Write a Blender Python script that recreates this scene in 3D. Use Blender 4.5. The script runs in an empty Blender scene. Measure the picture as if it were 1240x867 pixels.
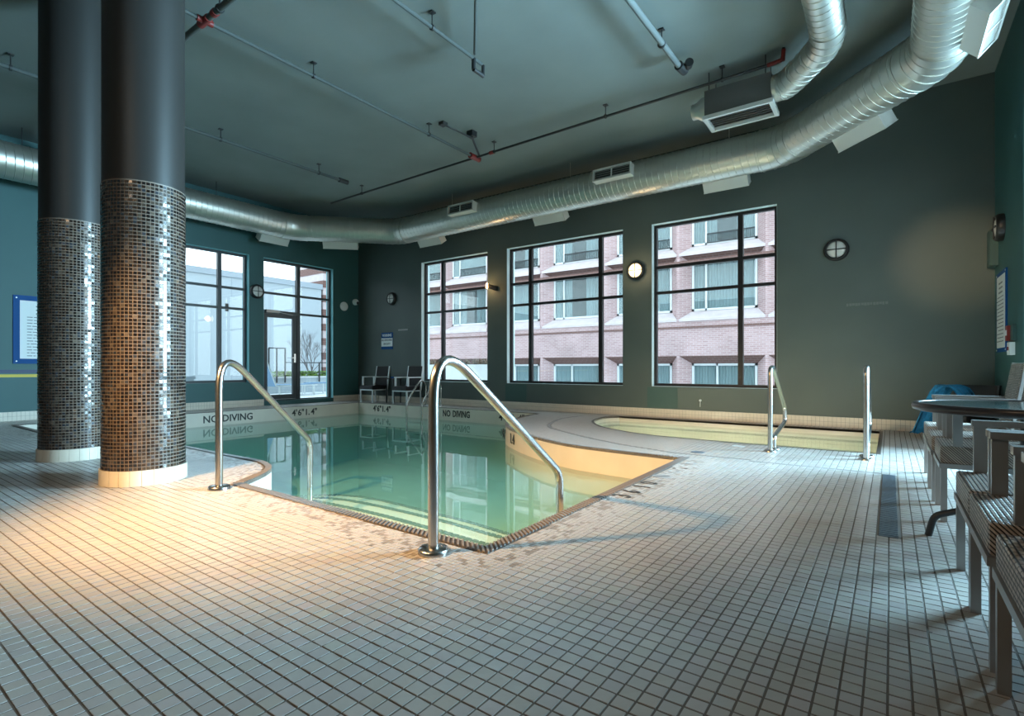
import bpy, bmesh, math, random
import numpy as np
from mathutils import Vector, Matrix
from mathutils.geometry import tessellate_polygon

random.seed(7)
rng = np.random.default_rng(7)
S = bpy.context.scene
COL = S.collection
PI = math.pi

# ---------------------------------------------------------------- camera
cd = bpy.data.cameras.new('camera')
cam = bpy.data.objects.new('camera', cd)
COL.objects.link(cam)
cam.location = (0, 0, 0.9)
cam.rotation_euler = (PI / 2, 0, math.radians(35.887))
cd.sensor_width = 36.0
cd.lens = 633.0 / 1240.0 * 36.0
cd.shift_y = 11.5 / 1240.0
cd.clip_start = 0.05
cd.clip_end = 300
S.camera = cam

# ---------------------------------------------------------------- exposure
S.view_settings.view_transform = 'Standard'
S.view_settings.look = 'None'
S.view_settings.exposure = 0.0
S.view_settings.gamma = 1.0
S.view_settings.use_curve_mapping = False

# ---------------------------------------------------------------- sky (overcast)
W = bpy.data.worlds.new('sky')
S.world = W
W.use_nodes = True
nt = W.node_tree
nt.nodes.clear()
wo = nt.nodes.new('ShaderNodeOutputWorld')
bg = nt.nodes.new('ShaderNodeBackground')
tc = nt.nodes.new('ShaderNodeTexCoord')
sx = nt.nodes.new('ShaderNodeSeparateXYZ')
cr = nt.nodes.new('ShaderNodeValToRGB')
cr.color_ramp.elements[0].position = 0.0
cr.color_ramp.elements[0].color = (0.86, 0.94, 1.0, 1)
cr.color_ramp.elements[1].position = 0.9
cr.color_ramp.elements[1].color = (0.62, 0.84, 1.0, 1)
nz = nt.nodes.new('ShaderNodeTexNoise')
nz.inputs['Scale'].default_value = 2.5
nz.inputs['Detail'].default_value = 3
mx = nt.nodes.new('ShaderNodeMixRGB')
mx.blend_type = 'MULTIPLY'
mx.inputs[0].default_value = 0.15
nt.links.new(tc.outputs['Generated'], sx.inputs[0])
nt.links.new(sx.outputs['Z'], cr.inputs[0])
nt.links.new(tc.outputs['Generated'], nz.inputs['Vector'])
nt.links.new(cr.outputs[0], mx.inputs[1])
nt.links.new(nz.outputs[0], mx.inputs[2])
nt.links.new(mx.outputs[0], bg.inputs[0])
bg.inputs[1].default_value = 4.6
nt.links.new(bg.outputs[0], wo.inputs[0])


# ---------------------------------------------------------------- lamps: the room's own and added ones
def lamp(name, kind, loc, energy, color, aim=None, **kw):
    d = bpy.data.lights.new(name, kind)
    d.energy = energy
    d.color = color
    for k, v in kw.items():
        setattr(d, k, v)
    o = bpy.data.objects.new(name, d)
    COL.objects.link(o)
    o.location = loc
    if aim is not None:
        o.rotation_euler = (Vector(aim) - Vector(loc)).to_track_quat('-Z', 'Y').to_euler()
    return o


WARM = (1.0, 0.61, 0.26)
# warm floodlight behind the viewer's left shoulder: lights the deck by the columns and the tub's wall
lamp('warm_floodlight', 'SPOT', (-3.75, -0.45, 2.75), 2800, WARM, aim=(-3.2, 2.65, 0.0),
     spot_size=math.radians(70), spot_blend=1.0, shadow_soft_size=0.09)
# added area lamp boosting daylight through the long window right of the frame
lamp('daylight_boost_right', 'AREA', (4.4, 8.5, 2.3), 6600, (0.46, 0.77, 1.0), aim=(-0.6, 4.7, 0.4), shape='RECTANGLE', size=2.8, size_y=2.8)
# added dim fill behind the camera, tints the foreground warm
lamp('warm_fill_rear', 'AREA', (-2.0, -2.6, 4.5), 100, (1.0, 0.72, 0.46), aim=(-2.0, -2.6, 0), shape='DISK', size=1.0)
# added unseen spot that makes the soft warm patch on the end wall
lamp('patch_spot', 'SPOT', (-2.2, 1.0, 3.3), 1300, (1.0, 0.72, 0.42), aim=(0.72, 9.25, 2.35),
     spot_size=math.radians(11), spot_blend=1.0, shadow_soft_size=0.05)


# ---------------------------------------------------------------- materials
def new_mat(name):
    m = bpy.data.materials.new(name)
    m.use_nodes = True
    return m, m.node_tree, m.node_tree.nodes['Principled BSDF']


def setp(b, **kw):
    for k, v in kw.items():
        k = k.replace('_', ' ')
        if k in b.inputs:
            b.inputs[k].default_value = v


def mat(name, color, rough=0.5, metal=0.0, noise=0.0, nscale=6.0, bump=0.0, bscale=60.0, spec=0.5):
    m, t, b = new_mat(name)
    c = (*color, 1) if len(color) == 3 else color
    setp(b, Base_Color=c, Roughness=rough, Metallic=metal)
    b.inputs['Specular IOR Level'].default_value = spec
    if noise or bump:
        co = t.nodes.new('ShaderNodeTexCoord')
    if noise:
        n = t.nodes.new('ShaderNodeTexNoise')
        n.inputs['Scale'].default_value = nscale
        n.inputs['Detail'].default_value = 5
        r = t.nodes.new('ShaderNodeValToRGB')
        r.color_ramp.elements[0].position = 0.3
        r.color_ramp.elements[1].position = 0.7
        r.color_ramp.elements[0].color = tuple(x * (1 - noise) for x in c[:3]) + (1,)
        r.color_ramp.elements[1].color = tuple(min(1, x * (1 + noise)) for x in c[:3]) + (1,)
        t.links.new(co.outputs['Object'], n.inputs['Vector'])
        t.links.new(n.outputs[0], r.inputs[0])
        t.links.new(r.outputs[0], b.inputs['Base Color'])
    if bump:
        n2 = t.nodes.new('ShaderNodeTexNoise')
        n2.inputs['Scale'].default_value = bscale
        bp = t.nodes.new('ShaderNodeBump')
        bp.inputs['Strength'].default_value = bump
        bp.inputs['Distance'].default_value = 0.01
        t.links.new(co.outputs['Object'], n2.inputs['Vector'])
        t.links.new(n2.outputs[0], bp.inputs['Height'])
        t.links.new(bp.outputs[0], b.inputs['Normal'])
    return m


def attr_mat(name, rough, metal=0.0, spec=0.5, coat=0.0):
    m, t, b = new_mat(name)
    a = t.nodes.new('ShaderNodeAttribute')
    a.attribute_name = 'Col'
    t.links.new(a.outputs['Color'], b.inputs['Base Color'])
    setp(b, Roughness=rough, Metallic=metal)
    b.inputs['Specular IOR Level'].default_value = spec
    b.inputs['Coat Weight'].default_value = coat
    return m


def emit_mat(name, color, strength):
    m, t, b = new_mat(name)
    setp(b, Base_Color=(*color, 1), Roughness=0.4)
    b.inputs['Emission Color'].default_value = (*color, 1)
    b.inputs['Emission Strength'].default_value = strength
    return m


def brick_mat(name, c1, c2, mortar, scale_w, scale_h, msize=0.012, rough=0.85, axis='XZ', bump=0.4, noise=0.0):
    m, t, b = new_mat(name)
    co = t.nodes.new('ShaderNodeTexCoord')
    s = t.nodes.new('ShaderNodeSeparateXYZ')
    cb = t.nodes.new('ShaderNodeCombineXYZ')
    t.links.new(co.outputs['Object'], s.inputs[0])
    t.links.new(s.outputs[axis[0]], cb.inputs[0])
    t.links.new(s.outputs[axis[1]], cb.inputs[1])
    br = t.nodes.new('ShaderNodeTexBrick')
    br.inputs['Scale'].default_value = 1.0
    br.inputs['Brick Width'].default_value = scale_w
    br.inputs['Row Height'].default_value = scale_h
    br.inputs['Mortar Size'].default_value = msize
    br.inputs['Color1'].default_value = (*c1, 1)
    br.inputs['Color2'].default_value = (*c2, 1)
    br.inputs['Mortar'].default_value = (*mortar, 1)
    t.links.new(cb.outputs[0], br.inputs['Vector'])
    col = br.outputs['Color']
    if noise:
        n = t.nodes.new('ShaderNodeTexNoise')
        n.inputs['Scale'].default_value = 0.7
        n.inputs['Detail'].default_value = 6
        t.links.new(co.outputs['Object'], n.inputs['Vector'])
        mp = t.nodes.new('ShaderNodeMapRange')
        mp.inputs[1].default_value = 0.3
        mp.inputs[2].default_value = 0.7
        mp.inputs[3].default_value = 1 - noise
        mp.inputs[4].default_value = 1 + noise
        t.links.new(n.outputs[0], mp.inputs[0])
        mm = t.nodes.new('ShaderNodeVectorMath')
        mm.operation = 'SCALE'
        t.links.new(col, mm.inputs[0])
        t.links.new(mp.outputs[0], mm.inputs['Scale'])
        col = mm.outputs[0]
    t.links.new(col, b.inputs['Base Color'])
    bp = t.nodes.new('ShaderNodeBump')
    bp.inputs['Strength'].default_value = bump
    bp.inputs['Distance'].default_value = 0.01
    bp.invert = True
    t.links.new(br.outputs['Fac'], bp.inputs['Height'])
    t.links.new(bp.outputs[0], b.inputs['Normal'])
    setp(b, Roughness=rough)
    return m


def thin_fresnel(t, ior):
    """the same reflectance from both sides of a sheet"""
    fr = t.nodes.new('ShaderNodeFresnel')
    ge = t.nodes.new('ShaderNodeNewGeometry')
    mr = t.nodes.new('ShaderNodeMapRange')
    mr.inputs[3].default_value = ior
    mr.inputs[4].default_value = 1.0 / ior
    t.links.new(ge.outputs['Backfacing'], mr.inputs[0])
    t.links.new(mr.outputs[0], fr.inputs[0])
    return fr


def glass_mat(name, tint=(0.93, 0.97, 0.97), ior=1.45):
    m = bpy.data.materials.new(name)
    m.use_nodes = True
    t = m.node_tree
    t.nodes.clear()
    o = t.nodes.new('ShaderNodeOutputMaterial')
    tr = t.nodes.new('ShaderNodeBsdfTransparent')
    tr.inputs[0].default_value = (*tint, 1)
    gl = t.nodes.new('ShaderNodeBsdfGlossy')
    gl.inputs['Roughness'].default_value = 0.0
    fr = thin_fresnel(t, ior)
    ms = t.nodes.new('ShaderNodeMixShader')
    t.links.new(fr.outputs[0], ms.inputs[0])
    t.links.new(tr.outputs[0], ms.inputs[1])
    t.links.new(gl.outputs[0], ms.inputs[2])
    t.links.new(ms.outputs[0], o.inputs[0])
    return m


def water_mat(name, cloud, cloud_amt, absorb, density, bump=0.02):
    m = bpy.data.materials.new(name)
    m.use_nodes = True
    t = m.node_tree
    t.nodes.clear()
    o = t.nodes.new('ShaderNodeOutputMaterial')
    tr = t.nodes.new('ShaderNodeBsdfTransparent')
    df = t.nodes.new('ShaderNodeBsdfDiffuse')
    df.inputs[0].default_value = (*cloud, 1)
    m1 = t.nodes.new('ShaderNodeMixShader')
    m1.inputs[0].default_value = cloud_amt
    gl = t.nodes.new('ShaderNodeBsdfGlossy')
    gl.inputs['Roughness'].default_value = 0.015
    fr = thin_fresnel(t, 1.62)
    ms = t.nodes.new('ShaderNodeMixShader')
    n = t.nodes.new('ShaderNodeTexNoise')
    n.inputs['Scale'].default_value = 1.6
    co = t.nodes.new('ShaderNodeTexCoord')
    t.links.new(co.outputs['Object'], n.inputs['Vector'])
    bp = t.nodes.new('ShaderNodeBump')
    bp.inputs['Strength'].default_value = bump
    bp.inputs['Distance'].default_value = 0.05
    t.links.new(n.outputs[0], bp.inputs['Height'])
    t.links.new(bp.outputs[0], gl.inputs['Normal'])
    t.links.new(tr.outputs[0], m1.inputs[1])
    t.links.new(df.outputs[0], m1.inputs[2])
    t.links.new(fr.outputs[0], ms.inputs[0])
    t.links.new(m1.outputs[0], ms.inputs[1])
    t.links.new(gl.outputs[0], ms.inputs[2])
    t.links.new(ms.outputs[0], o.inputs[0])
    va = t.nodes.new('ShaderNodeVolumeAbsorption')
    va.inputs[0].default_value = (*absorb, 1)
    va.inputs[1].default_value = density
    t.links.new(va.outputs[0], o.inputs['Volume'])
    return m


def weave_mat(name, ca, cb_, cd_, su=0.03, sv=0.013):
    """woven wicker: offset strands in two tones with relief"""
    m, t, b = new_mat(name)
    co = t.nodes.new('ShaderNodeTexCoord')
    s = t.nodes.new('ShaderNodeSeparateXYZ')
    t.links.new(co.outputs['Object'], s.inputs[0])
    ad = t.nodes.new('ShaderNodeMath')
    ad.operation = 'ADD'
    t.links.new(s.outputs['Y'], ad.inputs[0])
    t.links.new(s.outputs['Z'], ad.inputs[1])
    cb = t.nodes.new('ShaderNodeCombineXYZ')
    t.links.new(s.outputs['X'], cb.inputs[0])
    t.links.new(ad.outputs[0], cb.inputs[1])
    br = t.nodes.new('ShaderNodeTexBrick')
    br.inputs['Scale'].default_value = 1.0
    br.inputs['Brick Width'].default_value = su
    br.inputs['Row Height'].default_value = sv
    br.inputs['Mortar Size'].default_value = 0.0034
    br.inputs['Mortar Smooth'].default_value = 0.6
    br.inputs['Color1'].default_value = (*ca, 1)
    br.inputs['Color2'].default_value = (*cb_, 1)
    br.inputs['Mortar'].default_value = (*cd_, 1)
    t.links.new(cb.outputs[0], br.inputs['Vector'])
    t.links.new(br.outputs['Color'], b.inputs['Base Color'])
    bp = t.nodes.new('ShaderNodeBump')
    bp.invert = True
    bp.inputs['Strength'].default_value = 1.0
    bp.inputs['Distance'].default_value = 0.006
    t.links.new(br.outputs['Fac'], bp.inputs['Height'])
    t.links.new(bp.outputs[0], b.inputs['Normal'])
    setp(b, Roughness=0.45)
    return m


M = {}
M['wall_grey'] = mat('painted_wall_grey_green', (0.072, 0.092, 0.084), 0.55, noise=0.08, nscale=1.2)
M['wall_teal'] = mat('painted_wall_teal', (0.026, 0.095, 0.094), 0.55, noise=0.06, nscale=1.2)
M['wall_patch'] = mat('painted_patch_teal', (0.040, 0.085, 0.078), 0.55)
M['ceiling'] = mat('painted_concrete_ceiling', (0.185, 0.212, 0.20), 0.8, noise=0.10, nscale=0.8, bump=0.1, bscale=20)
M['grout'] = mat('floor_grout', (0.10, 0.082, 0.066), 0.85)
M['tile'] = attr_mat('glazed_deck_tile', 0.33, spec=0.45)
M['cream_tile'] = mat('cream_base_tile', (0.66, 0.58, 0.47), 0.35, noise=0.05, nscale=9)
M['base_grout'] = mat('base_grout', (0.30, 0.25, 0.19), 0.8)
M['black_frame'] = mat('dark_bronze_aluminium', (0.014, 0.013, 0.013), 0.4, spec=0.4)
M['grey_frame'] = mat('grey_aluminium_frame', (0.035, 0.042, 0.045), 0.4)
M['glass'] = glass_mat('window_glass')
M['column_paint'] = mat('column_dark_paint', (0.026, 0.024, 0.022), 0.46, spec=0.28)
M['mosaic'] = attr_mat('bronze_glass_mosaic', 0.17, metal=0.35, spec=1.0, coat=0.4)
M['mosaic_grout'] = mat('mosaic_grout', (0.165, 0.125, 0.096), 0.5)
M['steel'] = mat('brushed_steel', (0.46, 0.44, 0.415), 0.25, metal=1.0)
M['plaster'] = mat('pool_plaster', (0.74, 0.76, 0.66), 0.6, noise=0.04, nscale=2)
M['band'] = mat('pool_band_tile', (0.62, 0.555, 0.47), 0.35, noise=0.05, nscale=3)
M['dark_rib'] = mat('dark_edge_rib', (0.060, 0.046, 0.040), 0.35, noise=0.3, nscale=14)
M['rib_top'] = mat('tan_edge_rib', (0.17, 0.145, 0.13), 0.35)
M['water'] = water_mat('pool_water', (0.22, 0.52, 0.45), 0.30, (0.42, 0.90, 0.78), 0.25)
M['tub_water'] = water_mat('tub_water', (0.66, 0.82, 0.64), 0.25, (0.78, 0.96, 0.76), 0.25, bump=0.03)
M['mark'] = mat('black_marking_tile', (0.025, 0.022, 0.02), 0.4)
M['mark_pale'] = mat('worn_marking_tile', (0.25, 0.24, 0.23), 0.4)
M['duct'] = None
M['white_metal'] = mat('white_enamel_metal', (0.56, 0.55, 0.50), 0.4)
M['slot'] = mat('register_slot', (0.05, 0.05, 0.045), 0.6)
M['galv_dark'] = mat('dull_sheet_metal', (0.12, 0.115, 0.105), 0.5, metal=0.3)
M['pipe'] = mat('painted_pipe', (0.085, 0.095, 0.09), 0.7, spec=0.15)
M['pipe_pale'] = mat('pale_grey_conduit', (0.15, 0.165, 0.16), 0.7, spec=0.2)
M['pipe_dark'] = mat('dark_iron_pipe', (0.022, 0.022, 0.022), 0.5)
M['red'] = mat('red_fitting', (0.20, 0.016, 0.012), 0.5)
M['black'] = mat('black_plastic', (0.012, 0.012, 0.012), 0.4)
M['opal'] = mat('opal_lens', (0.62, 0.60, 0.55), 0.25)
M['opal_lit'] = emit_mat('lit_opal_lens', (1.0, 0.74, 0.40), 4.0)
M['flood_lit'] = emit_mat('lit_flood_lens', (1.0, 0.62, 0.25), 25.0)
M['white_plastic'] = mat('white_plastic', (0.78, 0.79, 0.78), 0.4)
M['blue_board'] = mat('blue_sign_border', (0.004, 0.065, 0.22), 0.6, spec=0.2)
M['navy'] = mat('navy_paint', (0.008, 0.022, 0.085), 0.5)
M['yellow'] = mat('yellow_paint', (0.60, 0.44, 0.02), 0.5)
M['paper'] = mat('white_sign_face', (0.72, 0.74, 0.73), 0.5)
M['ink'] = mat('grey_ink', (0.16, 0.17, 0.18), 0.6)
M['ink_white'] = mat('white_ink', (0.75, 0.80, 0.85), 0.5)
M['wicker'] = weave_mat('woven_wicker', (0.50, 0.41, 0.34), (0.32, 0.255, 0.21), (0.010, 0.008, 0.008), 0.034, 0.0145)
M['wicker_dark'] = weave_mat('dark_woven_wicker', (0.020, 0.016, 0.016), (0.014, 0.011, 0.011), (0.006, 0.005, 0.005))
M['alu'] = mat('satin_aluminium', (0.29, 0.28, 0.27), 0.38, metal=0.6)
M['alu_light'] = mat('pale_aluminium', (0.62, 0.66, 0.66), 0.4, metal=0.3)
M['table_rim'] = mat('dark_table_rim', (0.030, 0.017, 0.014), 0.3)
M['table_glass'] = mat('green_tinted_tabletop', (0.055, 0.085, 0.085), 0.08, spec=0.7)
M['towel'] = mat('blue_towel', (0.008, 0.13, 0.24), 0.95, noise=0.2, nscale=40, bump=0.5, bscale=220)
M['grate'] = mat('blue_grey_drain_grate', (0.10, 0.13, 0.16), 0.4, metal=0.3)
M['brick'] = brick_mat('pink_brick', (0.335, 0.205, 0.20), (0.41, 0.27, 0.265), (0.44, 0.34, 0.34), 0.23, 0.075, 0.012, 0.9, 'XZ', 0.2, noise=0.14)
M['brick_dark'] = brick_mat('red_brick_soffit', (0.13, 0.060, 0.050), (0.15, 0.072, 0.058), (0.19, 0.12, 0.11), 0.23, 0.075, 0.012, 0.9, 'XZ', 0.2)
M['precast'] = mat('pale_precast_concrete', (0.50, 0.42, 0.42), 0.8, noise=0.08, nscale=3)
M['white_frame'] = mat('white_window_frame', (0.58, 0.60, 0.61), 0.5)
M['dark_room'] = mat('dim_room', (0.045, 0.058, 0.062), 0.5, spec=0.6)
M['curtain'] = mat('grey_curtain', (0.24, 0.29, 0.30), 0.9)
M['balcony'] = mat('black_railing_paint', (0.02, 0.022, 0.025), 0.5)
M['stucco'] = mat('pale_blue_grey_stucco', (0.36, 0.405, 0.435), 0.9, noise=0.03, nscale=0.6)
M['stucco_cap'] = mat('parapet_cap', (0.30, 0.34, 0.38), 0.8)
M['terrace'] = mat('pale_terrace_paving', (0.62, 0.63, 0.62), 0.8, noise=0.05, nscale=2)
M['street'] = mat('street_paving', (0.62, 0.62, 0.61), 0.9)
M['hedge'] = mat('green_hedge', (0.14, 0.24, 0.035), 0.8, noise=0.4, nscale=16)
M['dry'] = mat('dry_plants', (0.20, 0.15, 0.10), 0.9, noise=0.5, nscale=12)
M['bark'] = mat('bare_bark', (0.12, 0.10, 0.10), 0.9)
M['sling'] = mat('blue_sling_fabric', (0.16, 0.27, 0.40), 0.8)
M['drop_tile'] = mat('joint_strip', (0.20, 0.185, 0.175), 0.5)


def duct_material():
    m, t, b = new_mat('galvanised_spiral_duct')
    setp(b, Base_Color=(0.62, 0.60, 0.535, 1), Metallic=0.88, Roughness=0.30)
    co = t.nodes.new('ShaderNodeTexCoord')
    n = t.nodes.new('ShaderNodeTexNoise')
    n.inputs['Scale'].default_value = 5
    n.inputs['Detail'].default_value = 6
    mp = t.nodes.new('ShaderNodeMapRange')
    mp.inputs[3].default_value = 0.28
    mp.inputs[4].default_value = 0.46
    t.links.new(co.outputs['Object'], n.inputs['Vector'])
    t.links.new(n.outputs[0], mp.inputs[0])
    t.links.new(mp.outputs[0], b.inputs['Roughness'])
    return m


M['duct'] = duct_material()


# ---------------------------------------------------------------- mesh helpers
class MB:
    def __init__(self):
        self.v = []
        self.f = []
        self.m = []
        self.sm = []

    def add(self, verts, faces, mi=0, smooth=False):
        o = len(self.v)
        self.v += [tuple(p) for p in verts]
        for f in faces:
            self.f.append(tuple(i + o for i in f))
            self.m.append(mi)
            self.sm.append(smooth)
        return self

    def box(self, a, b, mi=0):
        x0, y0, z0 = (min(a[i], b[i]) for i in range(3))
        x1, y1, z1 = (max(a[i], b[i]) for i in range(3))
        v = [(x0, y0, z0), (x1, y0, z0), (x1, y1, z0), (x0, y1, z0), (x0, y0, z1), (x1, y0, z1), (x1, y1, z1), (x0, y1, z1)]
        return self.add(v, [(0, 3, 2, 1), (4, 5, 6, 7), (0, 1, 5, 4), (1, 2, 6, 5), (2, 3, 7, 6), (3, 0, 4, 7)], mi)

    def obox(self, c, ax, half, mi=0):
        c = Vector(c)
        X, Y, Z = (Vector(a).normalized() * h for a, h in zip(ax, half))
        v = [c + X * i + Y * j + Z * k for k in (-1, 1) for (i, j) in ((-1, -1), (1, -1), (1, 1), (-1, 1))]
        return self.add(v, [(0, 3, 2, 1), (4, 5, 6, 7), (0, 1, 5, 4), (1, 2, 6, 5), (2, 3, 7, 6), (3, 0, 4, 7)], mi)

    def bar(self, a, b, w, h, mi=0, up=(0, 0, 1)):
        a, b = Vector(a), Vector(b)
        d = b - a
        x = d.normalized()
        u = Vector(up)
        if abs(x.dot(u)) > 0.95:
            u = Vector((0, 1, 0))
        y = u.cross(x).normalized()
        z = x.cross(y)
        return self.obox((a + b) / 2, (x, y, z), (d.length / 2, w / 2, h / 2), mi)

    def tube(self, path, r, n=14, mi=0, cap=True):
        P = [Vector(p) for p in path]
        R = r if isinstance(r, (list, tuple)) else [r] * len(P)
        T = []
        for i in range(len(P)):
            a = P[max(i - 1, 0)]
            b = P[min(i + 1, len(P) - 1)]
            if 0 < i < len(P) - 1:
                t = (P[i] - a).normalized() + (b - P[i]).normalized()
            else:
                t = b - a
            T.append(t.normalized())
        u = Vector((0, 0, 1)) if abs(T[0].z) < 0.9 else Vector((1, 0, 0))
        nrm = (u - T[0] * u.dot(T[0])).normalized()
        vs = []
        for i in range(len(P)):
            nrm = (nrm - T[i] * nrm.dot(T[i])).normalized()
            bn = T[i].cross(nrm)
            for k in range(n):
                an = 2 * PI * k / n
                vs.append(P[i] + (nrm * math.cos(an) + bn * math.sin(an)) * R[i])
        fs = []
        for i in range(len(P) - 1):
            for k in range(n):
                k2 = (k + 1) % n
                fs.append((i * n + k, i * n + k2, (i + 1) * n + k2, (i + 1) * n + k))
        self.add(vs, fs, mi, True)
        if cap:
            for i, rev in ((0, True), (len(P) - 1, False)):
                ring = vs[i * n:(i + 1) * n]
                idx = tuple(range(n))
                self.add(ring, [idx[::-1] if rev else idx], mi, False)
        return self

    def lathe(self, prof, c=(0, 0, 0), n=32, mi=0, smooth=True, axis=None):
        """prof: list of (r, z); axis: (X,Y,Z) frame"""
        c = Vector(c)
        if axis is None:
            X, Y, Z = Vector((1, 0, 0)), Vector((0, 1, 0)), Vector((0, 0, 1))
        else:
            X, Y, Z = (Vector(a).normalized() for a in axis)
        vs = []
        for r, z in prof:
            for k in range(n):
                an = 2 * PI * k / n
                vs.append(c + X * (r * math.cos(an)) + Y * (r * math.sin(an)) + Z * z)
        fs = []
        for i in range(len(prof) - 1):
            for k in range(n):
                k2 = (k + 1) % n
                fs.append((i * n + k, i * n + k2, (i + 1) * n + k2, (i + 1) * n + k))
        self.add(vs, fs, mi, smooth)
        for i, rev in ((0, True), (len(prof) - 1, False)):
            if prof[i][0] > 1e-4:
                idx = tuple(range(n))
                self.add(vs[i * n:(i + 1) * n], [idx[::-1] if rev else idx], mi, False)
        return self

    def quad(self, a, b, c, d, mi=0):
        return self.add([a, b, c, d], [(0, 1, 2, 3)], mi)

    def poly(self, loops, z, mi=0, flip=False):
        L = [[Vector((p[0], p[1], z)) for p in lp] for lp in loops]
        tri = tessellate_polygon(L)
        flat = [p for lp in L for p in lp]
        fs = []
        for t in tri:
            a, b, c = (flat[i] for i in t)
            up = (b - a).cross(c - a).z > 0
            if up == flip:
                t = (t[0], t[2], t[1])
            fs.append(tuple(t))
        return self.add(flat, fs, mi)

    def wallstrip(self, loop, z0, z1, mi=0, closed=True, inward=True, smooth=False):
        n = len(loop)
        vs = [(p[0], p[1], z0) for p in loop] + [(p[0], p[1], z1) for p in loop]
        fs = []
        for i in range(n if closed else n - 1):
            j = (i + 1) % n
            f = (i, j, n + j, n + i)
            fs.append(f if not inward else f[::-1])
        return self.add(vs, fs, mi, smooth)

    def mesh(self, name, mats):
        me = bpy.data.meshes.new(name)
        me.from_pydata(self.v, [], self.f)
        ml = mats if isinstance(mats, (list, tuple)) else [mats]
        for m in ml:
            me.materials.append(m)
        me.polygons.foreach_set('material_index', self.m)
        me.polygons.foreach_set('use_smooth', self.sm)
        me.update()
        return me

    def build(self, name, mats, parent=None, **props):
        return link(name, self.mesh(name, mats), parent, **props)


def link(name, me, parent=None, **props):
    o = bpy.data.objects.new(name, me)
    COL.objects.link(o)
    if parent is not None:
        o.parent = parent
        base = parent
        off = Vector((0, 0, 0))
        while base is not None:
            off += base.location
            base = base.parent
        o.location = -off            # geometry is in world coordinates
    for k, v in props.items():
        o[k] = v
    return o


def thing(name, label, cat, loc=(0, 0, 0), group=None, kind=None):
    o = bpy.data.objects.new(name, None)
    COL.objects.link(o)
    o.location = loc
    o.empty_display_size = 0.1
    o['label'] = label
    o['category'] = cat
    if group:
        o['group'] = group
    if kind:
        o['kind'] = kind
    return o


def tag(o, label, cat, group=None):
    o['label'] = label
    o['category'] = cat
    if group:
        o['group'] = group
    return o


def struct(name, mb, mats, parent=None):
    o = mb.build(name, mats, parent)
    if parent is None:
        o['kind'] = 'structure'
    return o


def np_boxes(name, V8, colors, material):
    """V8: N x 8 x 3 (bottom 4, top 4); five faces each (no underside)"""
    n = len(V8)
    me = bpy.data.meshes.new(name)
    F = np.array([(4, 5, 6, 7), (0, 1, 5, 4), (1, 2, 6, 5), (2, 3, 7, 6), (3, 0, 4, 7)])
    idx = (F[None] + (np.arange(n) * 8)[:, None, None]).reshape(-1)
    me.vertices.add(n * 8)
    me.vertices.foreach_set('co', np.ascontiguousarray(V8, dtype=np.float32).reshape(-1))
    me.loops.add(len(idx))
    me.loops.foreach_set('vertex_index', idx.astype(np.int32))
    me.polygons.add(n * 5)
    me.polygons.foreach_set('loop_start', np.arange(0, n * 20, 4, dtype=np.int32))
    me.polygons.foreach_set('use_smooth', np.zeros(n * 5, dtype=bool))
    me.update(calc_edges=True)
    if colors is not None:
        a = me.attributes.new('Col', 'FLOAT_COLOR', 'POINT')
        c = np.ones((n, 8, 4), dtype=np.float32)
        c[:, :, :3] = np.asarray(colors)[:, None, :]
        a.data.foreach_set('color', c.reshape(-1))
    me.materials.append(material)
    return me


def catmull(pts, sub=6):
    out = []
    P = [Vector((p[0], p[1])) for p in pts]
    for i in range(len(P) - 1):
        p0 = P[max(i - 1, 0)]
        p1, p2 = P[i], P[i + 1]
        p3 = P[min(i + 2, len(P) - 1)]
        for k in range(sub):
            t = k / sub
            q = 0.5 * ((2 * p1) + (p2 - p0) * t + (2 * p0 - 5 * p1 + 4 * p2 - p3) * t * t + (3 * p1 - p0 - 3 * p2 + p3) * t ** 3)
            out.append((q.x, q.y))
    out.append((P[-1].x, P[-1].y))
    return out


def inside(poly, X, Y):
    r = np.zeros(X.shape, bool)
    n = len(poly)
    for i in range(n):
        x0, y0 = poly[i]
        x1, y1 = poly[(i + 1) % n]
        if y0 == y1:
            continue
        c = ((y0 > Y) != (y1 > Y)) & (X < (x1 - x0) * (Y - y0) / (y1 - y0) + x0)
        r ^= c
    return r


def dist(poly, X, Y, closed=True):
    d = np.full(X.shape, 1e9)
    n = len(poly)
    for i in range(n if closed else n - 1):
        x0, y0 = poly[i]
        x1, y1 = poly[(i + 1) % n]
        dx, dy = x1 - x0, y1 - y0
        L = dx * dx + dy * dy
        if L < 1e-12:
            continue
        t = np.clip(((X - x0) * dx + (Y - y0) * dy) / L, 0, 1)
        d = np.minimum(d, np.hypot(X - x0 - t * dx, Y - y0 - t * dy))
    return d


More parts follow.
